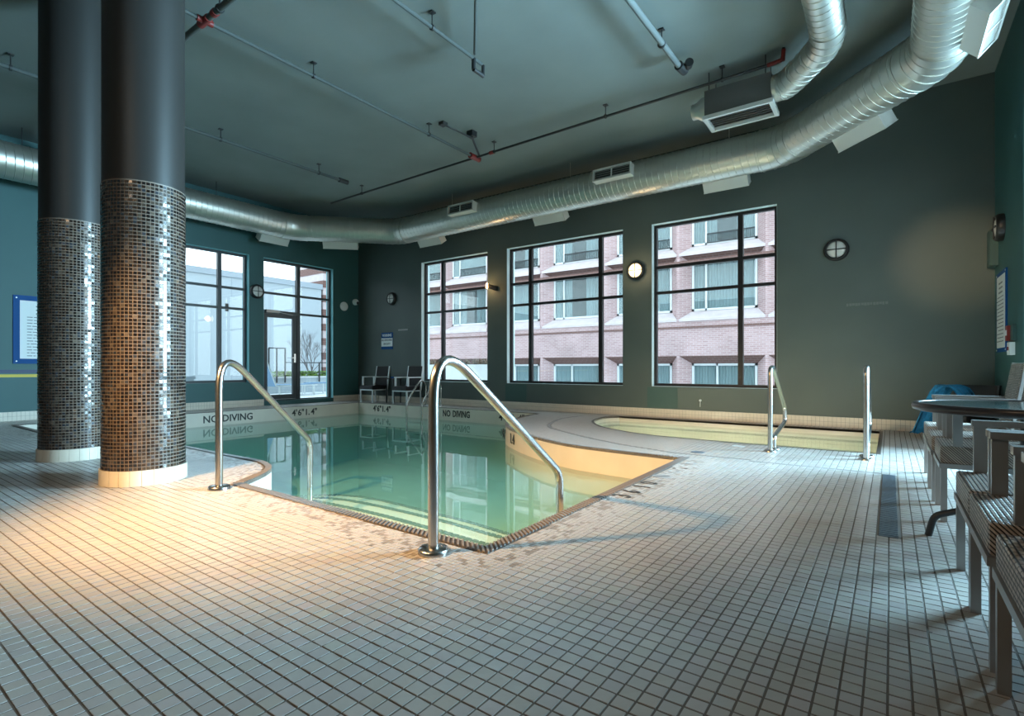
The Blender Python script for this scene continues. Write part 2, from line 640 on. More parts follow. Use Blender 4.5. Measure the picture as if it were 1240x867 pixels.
# ---------------------------------------------------------------- plan of the room
XL, XR, YB, YF, ZC = -11.95, 1.11, 9.25, -4.2, 4.77
BUMP = catmull([(-9.5, 2.08), (-9.15, 2.12), (-8.75, 2.4), (-8.3, 2.62), (-7.7, 2.66), (-6.5, 2.66), (-5.6, 2.66), (-5.05, 2.675),
                (-4.79, 2.65), (-4.52, 2.55), (-4.33, 2.39), (-4.17, 2.19), (-4.08, 2.06)], 4)
NOSE = catmull([(-1.69, 5.2), (-2.48, 5.255), (-3.06, 5.35), (-3.69, 5.64), (-4.28, 6.03), (-4.78, 6.45), (-5.15, 6.98), (-5.38, 7.55),
                (-5.52, 8.1), (-5.58, 8.6)], 5)
POOL = [(-11.1, 2.08)] + BUMP + [(-1.65, 2.05)] + NOSE + [(-11.1, 8.6)]
TUB = [(-0.12, 6.66)] + [(-0.12, 8.98), (-4.05, 8.98)] + catmull([(-4.05, 8.98), (-4.2, 8.72), (-4.16, 8.3), (-3.97, 7.8), (-3.56, 7.27), (-3.06, 6.94),
        (-2.51, 6.73), (-1.8, 6.66), (-1.07, 6.645), (-0.12, 6.66)], 4)[1:-1]
WZ, TZ = -0.28, -0.09     # water levels

# ---------------------------------------------------------------- floor
fb = MB()
fb.poly([[(XL, YF), (XR, YF), (XR, YB), (XL, YB)], POOL, TUB], -0.0016)
floor = struct('floor', fb, M['grout'])

PT = 0.0549
nx0, nx1 = int(math.floor((XL + 0.006) / PT)), int(math.ceil((XR + 0.006) / PT))
ny0, ny1 = -12, int(math.ceil((YB - 0.02) / PT)) + 1
gx = (np.arange(nx0, nx1) + 0.5) * PT - 0.006 + 0.0
gy = (np.arange(ny0, ny1) + 0.5) * PT + 0.0188
GX, GY = np.meshgrid(gx, gy)
GX, GY = GX.ravel(), GY.ravel()
keep = (GX > XL + 0.03) & (GX < XR - 0.03) & (GY < YB - 0.03)
GX, GY = GX[keep], GY[keep]
JOINT = catmull([(-4.66, 8.6), (-4.70, 8.0), (-4.43, 7.18), (-4.10, 6.67), (-3.44, 6.19), (-2.65, 5.75), (-1.95, 5.51)], 4) + [(-1.49, 5.47), (-0.06, 5.41)]
dp, ds = dist(POOL, GX, GY), dist(TUB, GX, GY)
ip, it = inside(POOL, GX, GY), inside(TUB, GX, GY)
out_ = ~ip & ~it & (dp > np.where((GY > 8.5) | (GX < -11.0), 0.03, 0.055)) & (ds > 0.02)
nose_zone = (GX < -1.95) & (GY > 5.25) & (GX > -5.8) & (GY < 8.6)
pen_zone = (GY > 1.95) & (GX < -4.1) & (GX > -9.2) & (GY < 2.9)
zone = out_ & (((dp < 0.34) & (GY < 5.3) & (GX > -11.0)) | nose_zone | pen_zone)
col_hit = np.zeros_like(out_)
for cxx in (-4.86, -6.61):
    col_hit |= np.hypot(GX - cxx, GY - 1.675) < 0.24
jd = dist(JOINT, GX, GY, closed=False)
grate_hit = (GX > -0.052) & (GX < 0.036) & (GY > 3.4) & (GY < 5.42)
big = out_ & ~zone & ~col_hit & (jd > 0.028) & ~grate_hit


def tile_boxes(X, Y, half, jit=0.0005):
    n = len(X)
    V = np.zeros((n, 8, 3))
    sg = np.array([(-1, -1), (1, -1), (1, 1), (-1, 1)])
    ins = 0.0012
    for k in range(4):
        V[:, k, 0] = X + sg[k, 0] * half
        V[:, k, 1] = Y + sg[k, 1] * half
        V[:, k, 2] = -0.0045
        V[:, 4 + k, 0] = X + sg[k, 0] * (half - ins)
        V[:, 4 + k, 1] = Y + sg[k, 1] * (half - ins)
        V[:, 4 + k, 2] = rng.normal(0, jit, n)
    return V


def tile_cols(n, base, var, tan=None, tanp=0.0):
    b = np.array(base)[None] * (1 + rng.normal(0, var, (n, 1))) * (1 + rng.normal(0, var * 0.4, (n, 3)))
    if tan is not None:
        k = rng.random(n) < tanp
        b[k] = np.array(tan)[None] * (1 + rng.normal(0, 0.12, (k.sum(), 1)))
    return np.clip(b, 0.02, 0.95)


CREAM = (0.33, 0.305, 0.28)
bx, by = GX[big], GY[big]
# the 300 nearest tiles in view are parts of their own
fwd = -math.sin(math.radians(35.887)) * bx + math.cos(math.radians(35.887)) * by
lat = math.cos(math.radians(35.887)) * bx + math.sin(math.radians(35.887)) * by
vis = (fwd > 0.9) & (np.abs(lat) < fwd * 0.985 - 0.02) & (0.9 / np.maximum(fwd, 0.01) < 0.655)
order = np.where(vis, fwd, 1e9).argsort()[:300]
near = np.zeros(len(bx), bool)
near[order] = True
cols = tile_cols(len(bx), CREAM, 0.035)
HT = PT / 2 - 0.0024
me = np_boxes('deck_tiles', tile_boxes(bx[~near], by[~near], HT), cols[~near], M['tile'])
link('deck_tiles', me, floor, kind='stuff')
protos = []
for k in range(10):
    protos.append(np_boxes('tile', tile_boxes(np.zeros(1), np.zeros(1), HT, 0.0005), tile_cols(1, CREAM, 0.035), M['tile']))
for i in np.nonzero(near)[0]:
    o = bpy.data.objects.new('tile', protos[random.randrange(10)])
    COL.objects.link(o)
    o.parent = floor
    o.location = (bx[i], by[i], 0)
# small mosaic by the water and round the tub
zx, zy = GX[zone & ~col_hit], GY[zone & ~col_hit]
q = PT / 4
mx_ = np.concatenate([zx - q, zx + q, zx - q, zx + q])
my_ = np.concatenate([zy - q, zy - q, zy + q, zy + q])
dm = dist(POOL, mx_, my_)
k = (dm > np.where(my_ > 5.21, 0.036, 0.072)) & (dist(TUB, mx_, my_) > 0.035) & (dist(JOINT, mx_, my_, closed=False) > 0.03)
mx_, my_, dm = mx_[k], my_[k], dm[k]
c = tile_cols(len(mx_), (0.345, 0.312, 0.285), 0.03)
blot = np.sin(mx_ * 23.1 + np.sin(my_ * 17.0) * 2) * np.sin(my_ * 29.7 + np.cos(mx_ * 13.0) * 2)
tanmask = (rng.random(len(mx_)) < np.clip(0.85 * (1 - dm / 0.40), 0.0, 1) * (blot > -0.12)) & (my_ < 5.15)
c[tanmask] = np.array((0.215, 0.178, 0.148))[None] * (1 + rng.normal(0, 0.10, (tanmask.sum(), 1)))
me = np_boxes('mosaic_tiles', tile_boxes(mx_, my_, q - 0.0009, 0.0003), c, M['tile'])
link('mosaic_tiles', me, floor, kind='stuff')
# joint strip round the tub
jm = MB()
JN = []
for i, p in enumerate(JOINT):
    a = Vector(JOINT[max(i - 1, 0)])
    b = Vector(JOINT[min(i + 1, len(JOINT) - 1)])
    t = (b - a).normalized()
    JN.append((Vector(p), Vector((-t.y, t.x))))
for i in range(len(JN) - 1):
    (p, n), (p2, n2) = JN[i], JN[i + 1]
    w = 0.022
    jm.quad((*(p + n * w), -0.001), (*(p - n * w), -0.001), (*(p2 - n2 * w), -0.001), (*(p2 + n2 * w), -0.001))
jm.build('joint_strip', M['drop_tile'], floor)


# ---------------------------------------------------------------- walls
def wall_rects(u0, u1, z0, z1, holes):
    """split a rectangle with rectangular holes (same z sorted by u) into rects"""
    R = []
    us = sorted(holes)
    c = u0
    for (a, b, lo, hi) in us:
        R.append((c, a, z0, z1))
        R.append((a, b, z0, lo))
        R.append((a, b, hi, z1))
        c = b
    R.append((c, u1, z0, z1))
    return R


WB = [(-9.50, -7.38, 0.555, 3.52), (-6.84, -4.10, 0.555, 3.52), (-3.54, -1.465, 0.555, 3.52)]
WL = [(4.0, 6.2, 0.56, 3.50), (6.54, 8.44, 0.10, 3.50)]
WR = [(3.5, 7.42, 0.06, 3.7)]
wb = MB()
for a, b, lo, hi in wall_rects(XL - 0.3, XR + 0.3, -0.3, ZC, WB):
    wb.box((a, YB, lo), (b, YB + 0.3, hi))
wall_back = struct('wall_back', wb, M['wall_grey'])
wl = MB()
for a, b, lo, hi in wall_rects(YF, YB, -0.3, ZC, WL):
    wl.box((XL - 0.3, a, lo), (XL, b, hi))
wall_left = struct('wall_left', wl, M['wall_teal'])
wr = MB()
for a, b, lo, hi in wall_rects(YF, YB, -0.3, ZC, WR):
    wr.box((XR, a, lo), (XR + 0.3, b, hi))
struct('wall_right', wr, M['wall_teal'])
wf = MB().box((XL - 0.3, YF - 0.3, -0.3), (XR + 0.3, YF, ZC))
struct('wall_front', wf, M['wall_grey'])
struct('ceiling', MB().box((XL - 0.3, YF - 0.3, ZC), (XR + 0.3, YB + 0.3, ZC + 0.3)), M['ceiling'])
# repainted patch below the middle window and navy / yellow stripes on the left wall
for a, b in ((-6.87, -6.31), (-3.62, -3.06)):
    MB().box((a, YB - 0.002, 0.17), (b, YB + 0.01, 0.54)).build('painted_patch', M['wall_patch'], wall_back, label='greener patch of wall paint')
MB().box((XL - 0.01, YF, 0.805), (XL + 0.003, 3.9, 0.862)).build('painted_stripe', M['navy'], wall_left, label='navy painted stripe')
MB().box((XL - 0.01, YF, 0.735), (XL + 0.003, 3.9, 0.785)).build('painted_stripe', M['yellow'], wall_left, label='yellow painted stripe')


def baseboard(name, p0, p1, nrm, h=0.155, th=0.02, pitch=0.055, rows=2):
    p0, p1, n = Vector(p0), Vector(p1), Vector(nrm)
    d = (p1 - p0)
    L = d.length
    d.normalize()
    core = MB().obox(p0 + d * L / 2 + n * (th / 2 - 0.002) + Vector((0, 0, h / 2 - 0.01)), (d, n, (0, 0, 1)), (L / 2, th / 2, h / 2 - 0.004))
    root = struct(name, core, M['base_grout'])
    t = MB()
    k = int(L / pitch)
    rh = h / rows
    for i in range(k):
        for r in range(rows):
            t.obox(p0 + d * (i + 0.5) * L / k + n * (th / 2) + Vector((0, 0, (r + 0.5) * rh)), (d, n, (0, 0, 1)),
                   (L / k / 2 - 0.0018, th / 2 + 0.001, rh / 2 - 0.0018))
    t.build('base_tiles', M['cream_tile'], root, kind='stuff')


baseboard('baseboard_back', (XL, YB, 0), (XR, YB, 0), (0, -1, 0))
baseboard('baseboard_left', (XL, YF, 0), (XL, 6.54, 0), (1, 0, 0))
baseboard('baseboard_left', (XL, 8.44, 0), (XL, YB, 0), (1, 0, 0))
baseboard('baseboard_right', (XR, YF, 0), (XR, 3.5, 0), (-1, 0, 0))
baseboard('baseboard_right', (XR, 7.42, 0), (XR, YB, 0), (-1, 0, 0))


# ---------------------------------------------------------------- windows
def window(name, axis, plane, u0, u1, z0, z1, mull, bars, m, ft=0.055, dp_=0.07, out=1, sill=True, label=None):
    """axis 'x': window lies in the plane y = plane, u = x; axis 'y': in the plane x = plane, u = y"""
    def P(u, w, z):
        return (u, plane + w, z) if axis == 'x' else (plane + w, u, z)

    def bx_(mb, ua, ub, za, zb, d=dp_):
        mb.box(P(ua, -d / 2, za), P(ub, d / 2, zb))
    f = MB()
    bx_(f, u0, u0 + ft, z0, z1)
    bx_(f, u1 - ft, u1, z0, z1)
    bx_(f, u0 + ft, u1 - ft, z0, z0 + ft)
    bx_(f, u0 + ft, u1 - ft, z1 - ft, z1)
    root = f.build(name, m)
    root['kind'] = 'structure'
    if label:
        root['label'] = label
    ed = [u0] + list(mull) + [u1]
    for c_ in mull:
        q_ = MB()
        bx_(q_, c_ - 0.04, c_ + 0.04, z0 + ft, z1 - ft, dp_ * 1.1)
        q_.build('mullion', m, root)
    for i in range(len(ed) - 1):
        a = ed[i] + (ft if i == 0 else 0.04)
        b = ed[i + 1] - (ft if i == len(ed) - 2 else 0.04)
        zs = [z0 + ft] + [zz for zz in bars] + [z1 - ft]
        for zz in bars:
            q_ = MB()
            bx_(q_, a, b, zz - 0.026, zz + 0.026, dp_ * 0.9)
            q_.build('transom_bar', m, root)
        for j in range(len(zs) - 1):
            za = zs[j] + (0.026 if j else 0)
            zb = zs[j + 1] - (0.026 if j < len(zs) - 2 else 0)
            q_ = MB()
            bx_(q_, a - 0.005, b + 0.005, za - 0.005, zb + 0.005, 0.008)
            q_.build('pane', M['glass'], root)
    return root


window('window_1', 'x', YB + 0.15, -9.50, -7.38, 0.555, 3.52, [-8.876], [2.268, 2.735], M['black_frame'])
window('window_2', 'x', YB + 0.15, -6.84, -4.10, 0.555, 3.52, [-6.29, -4.626], [2.268, 2.735], M['black_frame'])
window('window_3', 'x', YB + 0.15, -3.54, -1.465, 0.555, 3.52, [-2.04], [2.268, 2.735], M['black_frame'])
window('window_4', 'y', XL - 0.15, 4.0, 6.2, 0.56, 3.50, [5.6], [2.24, 2.70], M['grey_frame'])
window('window_5', 'y', XR + 0.15, 3.5, 7.42, 0.06, 3.70, [5.46], [2.24], M['grey_frame'])
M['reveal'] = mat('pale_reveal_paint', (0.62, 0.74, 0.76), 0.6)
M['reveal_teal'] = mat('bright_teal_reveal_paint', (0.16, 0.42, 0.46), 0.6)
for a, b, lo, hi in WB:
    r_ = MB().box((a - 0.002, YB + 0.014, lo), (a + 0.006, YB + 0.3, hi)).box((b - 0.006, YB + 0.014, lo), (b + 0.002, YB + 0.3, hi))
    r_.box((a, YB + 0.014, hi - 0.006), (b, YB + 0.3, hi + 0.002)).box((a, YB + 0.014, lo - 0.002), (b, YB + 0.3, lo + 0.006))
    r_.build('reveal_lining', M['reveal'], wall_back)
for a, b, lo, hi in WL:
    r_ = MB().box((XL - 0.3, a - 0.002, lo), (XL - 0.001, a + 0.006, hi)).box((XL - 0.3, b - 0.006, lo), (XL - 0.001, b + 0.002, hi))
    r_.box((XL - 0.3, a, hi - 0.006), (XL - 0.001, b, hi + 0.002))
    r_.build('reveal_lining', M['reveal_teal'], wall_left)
# glazed door with side light and transoms
XD = XL - 0.15
f = MB()
f.box((XD - .04, 6.54, 0.10), (XD + .04, 6.60, 3.50)).box((XD - .04, 8.38, 0.10), (XD + .04, 8.44, 3.50))
f.box((XD - .04, 6.60, 3.44), (XD + .04, 8.38, 3.50)).box((XD - .04, 6.60, 0.06), (XD + .04, 8.38, 0.125))
door = f.build('door_1', M['grey_frame'])
door['kind'] = 'structure'
MB().box((XD - .045, 7.46, 0.12), (XD + .045, 7.55, 3.44)).build('mullion', M['grey_frame'], door)
MB().box((XD - .04, 6.60, 2.20), (XD + .04, 7.46, 2.28)).build('door_header', M['grey_frame'], door)
for a, b, z in ((6.60, 7.46, 2.69), (7.55, 8.38, 2.69), (7.55, 8.38, 2.24)):
    MB().box((XD - .035, a, z - .026), (XD + .035, b, z + .026)).build('transom_bar', M['grey_frame'], door)
for a, b, z0, z1 in ((6.6, 7.46, 2.28, 2.665), (6.6, 7.46, 2.716, 3.44), (7.55, 8.38, 0.125, 2.215), (7.55, 8.38, 2.265, 2.665), (7.55, 8.38, 2.716, 3.44)):
    MB().box((XD - .004, a - .003, z0 - .003), (XD + .004, b + .003, z1 + .003)).build('pane', M['glass'], door)
lf = MB()
lf.box((XD - .03, 6.605, 0.13), (XD + .03, 6.70, 2.195)).box((XD - .03, 7.36, 0.13), (XD + .03, 7.455, 2.195))
lf.box((XD - .03, 6.70, 2.11), (XD + .03, 7.36, 2.195)).box((XD - .03, 6.70, 0.13), (XD + .03, 7.36, 0.24))
leaf = lf.build('door_leaf', M['grey_frame'], door)
MB().box((XD - .004, 6.695, 0.235), (XD + .004, 7.365, 2.115)).build('pane', M['glass'], leaf)
MB().box((XD + .03, 7.38, 1.02), (XD + .045, 7.43, 1.24)).bar((XD + .07, 7.405, 1.14), (XD + .07, 7.27, 1.14), .02, .02).bar((XD + .03, 7.405, 1.14), (XD + .07, 7.405, 1.14), .02, .02).build('door_handle', M['steel'], leaf)
MB().box((XD + .04, 6.64, 2.215), (XD + .10, 6.98, 2.285)).bar((XD + .07, 6.98, 2.24), (XD + .13, 7.30, 2.19), .02, .015).build('door_closer', M['alu'], door)

# ---------------------------------------------------------------- pool
pool = thing('swimming_pool', 'large free-form pool full of green water, sunk in the tiled floor', 'pool', (-6, 5, 0))
ZP = -1.45
pb = MB()
pb.wallstrip(POOL, WZ - 0.05, 0.0, 1, inward=True)
pb.wallstrip(POOL, ZP, WZ - 0.05, 0, inward=True)
pb.poly([POOL], ZP, 0)
pb.build('basin', [M['plaster'], M['band']], pool)
# entry steps with dark nosings
arc1 = catmull([(-4.9, 2.55), (-4.4, 2.86), (-3.5, 2.94), (-2.5, 2.90), (-1.65, 2.85)], 5)
arc2 = catmull([(-5.4, 2.70), (-4.7, 3.30), (-3.5, 3.40), (-2.5, 3.34), (-1.65, 3.26)], 5)
arc3 = catmull([(-5.9, 2.70), (-5.1, 3.75), (-3.6, 3.82), (-2.6, 3.72), (-1.65, 3.60)], 5)
for arc, z in ((arc1, -0.345), (arc2, -0.455), (arc3, -0.57)):
    s = MB()
    lo = [(p[0], p[1]) for p in arc] + [(-1.66, 2.06), (arc[0][0], 2.06)]
    lo = [(-1.66, 2.06)] + [(p[0], p[1]) for p in arc[::-1]] + [(max(arc[0][0], -4.9), 2.56), (-4.2, 2.25), (-4.05, 2.06)]
    s.poly([lo], z)
    s.wallstrip(arc, ZP + 0.002, z, 0, closed=False, inward=True)
    st = s.build('step', M['plaster'], pool)
    n_ = MB()
    for i in range(len(arc) - 1):
        a, b = Vector(arc[i]), Vector(arc[i + 1])
        L = (b - a).length
        k_ = max(1, int(L / 0.05))
        for j in range(k_):
            c0 = a.lerp(b, j / k_)
            c1 = a.lerp(b, (j + 0.72) / k_)
            n_.bar((c0.x, c0.y - 0.025, z + 0.004), (c1.x, c1.y - 0.025, z + 0.004), 0.05, 0.01)
    n_.build('step_nosing', M['mark'], st)


def edge_trim(loop, w, parent, name, ribs=True, pitch=0.032, closed=True, use=None):
    """use: widths per edge (None: w everywhere)"""
    n = len(loop)
    P = [Vector(p) for p in loop]
    N = []
    for i in range(n):
        a, b, c_ = P[i - 1], P[i], P[(i + 1) % n]
        d1 = (b - a)
        d2 = (c_ - b)
        d1 = d1.normalized() if d1.length > 1e-6 else d2.normalized()
        d2 = d2.normalized() if d2.length > 1e-6 else d1
        n1, n2 = Vector((d1.y, -d1.x)), Vector((d2.y, -d2.x))
        m_ = (n1 + n2)
        m_ = m_ / max(m_.length_squared, 0.6) * 2 if m_.length > 0.3 else n1
        N.append(m_ if m_.length < 1.6 else m_.normalized() * 1.45)
    base, rb = MB(), MB()
    zt = 0.0015
    for i in range(n):
        j = (i + 1) % n
        a, b = P[i], P[j]
        w_ = w if use is None else use[i]
        ao, bo = a + N[i] * w_, b + N[j] * w_
        base.quad((*a, zt), (*ao, zt), (*bo, zt), (*b, zt))
        zd = -0.03 if w_ > 0.03 else -0.008
        base.quad((*a, zd), (*a, zt), (*b, zt), (*b, zd))
        if not ribs or w_ < 0.03:
            continue
        L = (b - a).length
        k_ = int(round(L / pitch))
        for q_ in range(k_):
            t0 = (q_ + 0.1) / k_
            t1 = (q_ + 0.52) / k_
            A, B = a.lerp(b, t0), a.lerp(b, t1)
            An, Bn = N[i].lerp(N[j], t0) * (w_ * 0.93), N[i].lerp(N[j], t1) * (w_ * 0.93)
            z2 = zt + 0.006
            rb.add([(*A, zt), (*B, zt), (*(B + Bn), zt), (*(A + An), zt), (*A, z2), (*B, z2), (*(B + Bn), z2), (*(A + An), z2)],
                   [(4, 5, 6, 7), (0, 1, 5, 4), (1, 2, 6, 5), (2, 3, 7, 6), (3, 0, 4, 7)])
    o = base.build(name, M['dark_rib'], parent)
    if rb.v:
        rb.build('edge_ribs', M['rib_top'], o, kind='stuff')
    return o


use_w = []
for i in range(len(POOL)):
    (xa_, ya_), (xb_, yb_) = POOL[i], POOL[(i + 1) % len(POOL)]
    xm, ym = (xa_ + xb_) / 2, (ya_ + yb_) / 2
    if ym > 8.55 or xm < -11:
        use_w.append(0.022)
    elif ym > 5.21:
        use_w.append(0.034)
    elif xm < -4.3:
        use_w.append(0.055)
    else:
        use_w.append(0.075)
edge_trim(POOL, 0.075, pool, 'edge_trim', use=use_w)
wt = MB()
wt.poly([POOL], WZ)
wt.build('water', M['water'], pool)

tub = thing('hot_tub', 'shallow D-shaped hot tub of pale green water beside the end wall', 'hot tub', (-2, 8, 0))
tb = MB()
tb.wallstrip(TUB, TZ - 0.03, 0.0, 1, inward=True)
tb.wallstrip(TUB, -0.95, TZ - 0.03, 0, inward=True)
tb.poly([TUB], -0.95, 0)
tb.build('basin', [M['plaster'], M['band']], tub)
cx_, cy_ = -1.9, 8.0
bench = [(cx_ + (p[0] - cx_) * 0.78, cy_ + (p[1] - cy_) * 0.62) for p in TUB]
bm_ = MB()
bm_.poly([TUB, bench], -0.42)
bm_.wallstrip(bench, -0.95, -0.42, 0, inward=True)
bm_.build('bench', M['plaster'], tub)
edge_trim(TUB, 0.04, tub, 'edge_trim', ribs=False)
wt = MB()
wt.poly([TUB], TZ)
wt.build('water', M['tub_water'], tub)
lm = MB().lathe([(0.10, 0), (0.10, 0.02)], (-2.9, 7.02, -0.25), 20, axis=((1, 0, 0), (0, 0, 1), (0.3, 1, 0)))
lm.build('underwater_lamp', emit_mat('lit_tub_lens', (1.0, 0.93, 0.76), 260.0), tub)
lm = MB().lathe([(0.10, 0), (0.10, 0.02)], (-0.9, 6.66, -0.25), 20, axis=((-1, 0, 0), (0, 0, 1), (0, 1, 0)))
lm.build('underwater_lamp', emit_mat('lit_tub_lens', (1.0, 0.93, 0.76), 260.0), tub)
for y in (3.6, 4.7):
    lm = MB().lathe([(0.09, 0), (0.09, 0.015)], (-1.652, y, -0.75), 20, axis=((0, -1, 0), (0, 0, 1), (-1, 0, 0)))
    lm.build('underwater_lamp', emit_mat('lit_pool_lens', (1.0, 0.80, 0.45), 50.0), pool)
# small bright lamp in the corner step of the pool
lm = MB().lathe([(0.035, 0), (0.035, 0.012)], (-2.02, 2.42, -0.342), 16)
lm.build('step_lamp', emit_mat('lit_step_lens', (1.0, 0.85, 0.55), 5.0), pool)


# ---------------------------------------------------------------- lettering
def text_mesh(body, size, sx_=1.0, depth=0.002):
    cu = bpy.data.curves.new('lettering', 'FONT')
    cu.body = body
    cu.size = size
    cu.extrude = depth
    cu.align_x = 'CENTER'
    cu.align_y = 'CENTER'
    cu.resolution_u = 2
    cu.offset = size * 0.02
    ob = bpy.data.objects.new('lettering', cu)
    COL.objects.link(ob)
    dg = bpy.context.evaluated_depsgraph_get()
    me = bpy.data.meshes.new_from_object(ob.evaluated_get(dg))
    bpy.data.objects.remove(ob)
    bpy.data.curves.remove(cu)
    me.transform(Matrix.Diagonal((sx_, 1, 1, 1)))
    return me


def lettering(body, size, loc, right, up, m, parent, sx_=1.0, name='lettering', depth=0.002):
    me = text_mesh(body, size, sx_, depth)
    R, U = Vector(right).normalized(), Vector(up).normalized()
    N = R.cross(U)
    T = Matrix(((R.x, U.x, N.x, loc[0]), (R.y, U.y, N.y, loc[1]), (R.z, U.z, N.z, loc[2]), (0, 0, 0, 1)))
    me.transform(T)
    me.materials.clear()
    me.materials.append(m)
    return link(name, me, parent)


for wd, dx in (('NO', -0.38), ('DIVING', 0.16)):
    lettering(wd, 0.20, (-11.097, 5.36 + dx, -0.15), (0, 1, 0), (0, 0, 1), M['mark'], pool, 0.95, 'depth_marking')
    lettering(wd, 0.20, (-7.72 + dx * 0.8, 8.597, -0.13), (1, 0, 0), (0, 0, 1), M['mark'], pool, 0.75, 'depth_marking')
for wd, dx in (("4'", -0.24), ('6"', -0.08), ('1.', 0.08), ('4"', 0.26)):
    lettering(wd, 0.20, (-11.097, 7.05 + dx, -0.15), (0, 1, 0), (0, 0, 1), M['mark'], pool, 0.95, 'depth_marking')
    lettering(wd, 0.20, (-10.22 + dx, 8.597, -0.13), (1, 0, 0), (0, 0, 1), M['mark'], pool, 0.95, 'depth_marking')
    lettering(wd, 0.20, (-6.25 + dx, 8.597, -0.13), (1, 0, 0), (0, 0, 1), M['mark'], pool, 0.95, 'depth_marking')
# tall strokes on the curved wall of the tub's nose
for (a, b, ch) in ((-4.86, 6.55, "4'6\""), (-4.42, 6.155, '1.4')):
    t_ = Vector((0.70, -0.66, 0)) if ch == "4'6\"" else Vector((0.78, -0.60, 0))
    nn = Vector((-abs(t_.y), -abs(t_.x), 0)).normalized()
    lettering(ch, 0.20, (a + nn.x * 0.03, b + nn.y * 0.03, -0.14), t_, (0, 0, 1), M['mark'], pool, 0.95, 'depth_marking')
# floor markings by the right-hand edge, read from the deck
for ch, y in (('3', 3.42), ('6', 3.58), ('1', 3.775), ('0', 3.92)):
    lettering(ch, 0.19, (-1.515, y, 0.0015), (0, 1, 0), (-1, 0, 0), M['mark'], floor, 0.85, 'depth_marking', 0.0008)
sy = MB().lathe([(0.075, 0), (0.075, 0.002)], (-1.53, 4.22, 0.0002), 24)
sy.build('depth_marking', M['mark_pale'], floor)
MB().bar((-1.58, 4.17, 0.003), (-1.48, 4.27, 0.003), 0.012, 0.001).build('depth_marking', M['tile'], floor)
lettering('C', 0.15, (-1.515, 4.47, 0.0015), (0, 1, 0), (-1, 0, 0), M['mark_pale'], floor, 0.8, 'depth_marking', 0.0008)
for y in (4.62, 4.68):
    MB().lathe([(0.016, 0), (0.016, 0.002)], (-1.56 + (y - 4.62) * 1.4, y, 0.0002), 12).build('depth_marking', M['mark'], floor)
lettering('IC', 0.15, (-1.515, 4.93, 0.0015), (0, 1, 0), (-1, 0, 0), M['mark_pale'], floor, 0.8, 'depth_marking', 0.0008)
# round access lids in the deck
for i, (x, y, lb) in enumerate(((-1.657, 5.66, 'small round steel lid in the deck just behind the pool corner'),
                                (-1.405, 6.36, 'round pale lid in the deck against the front rim of the hot tub'))):
    o = MB().lathe([(0.07, -0.003), (0.07, 0.002), (0.055, 0.003), (0.055, 0.001)], (x, y, 0), 24).build('deck_lid', M['grate'] if i == 0 else M['alu_light'])
    tag(o, lb, 'lid')

# trench drain
dr = thing('drain_grate', 'long narrow blue-grey drain grate in the floor left of the chairs', 'drain', (-0.008, 4.4, 0))
MB().box((-0.05, 3.41, -0.0034), (0.034, 5.41, -0.001)).build('channel', M['black'], dr)
sl = MB().mesh('slat', M['grate'])
sm_ = MB().box((-0.042, -0.0135, -0.002), (0.042, 0.0135, 0.002)).mesh('slat', M['grate'])
for i in range(50):
    o = bpy.data.objects.new('slat', sm_)
    COL.objects.link(o)
    o.parent = dr
    o.location = (-0.008 + 0.008, 3.43 + i * 0.04 - 4.4, 0.0)

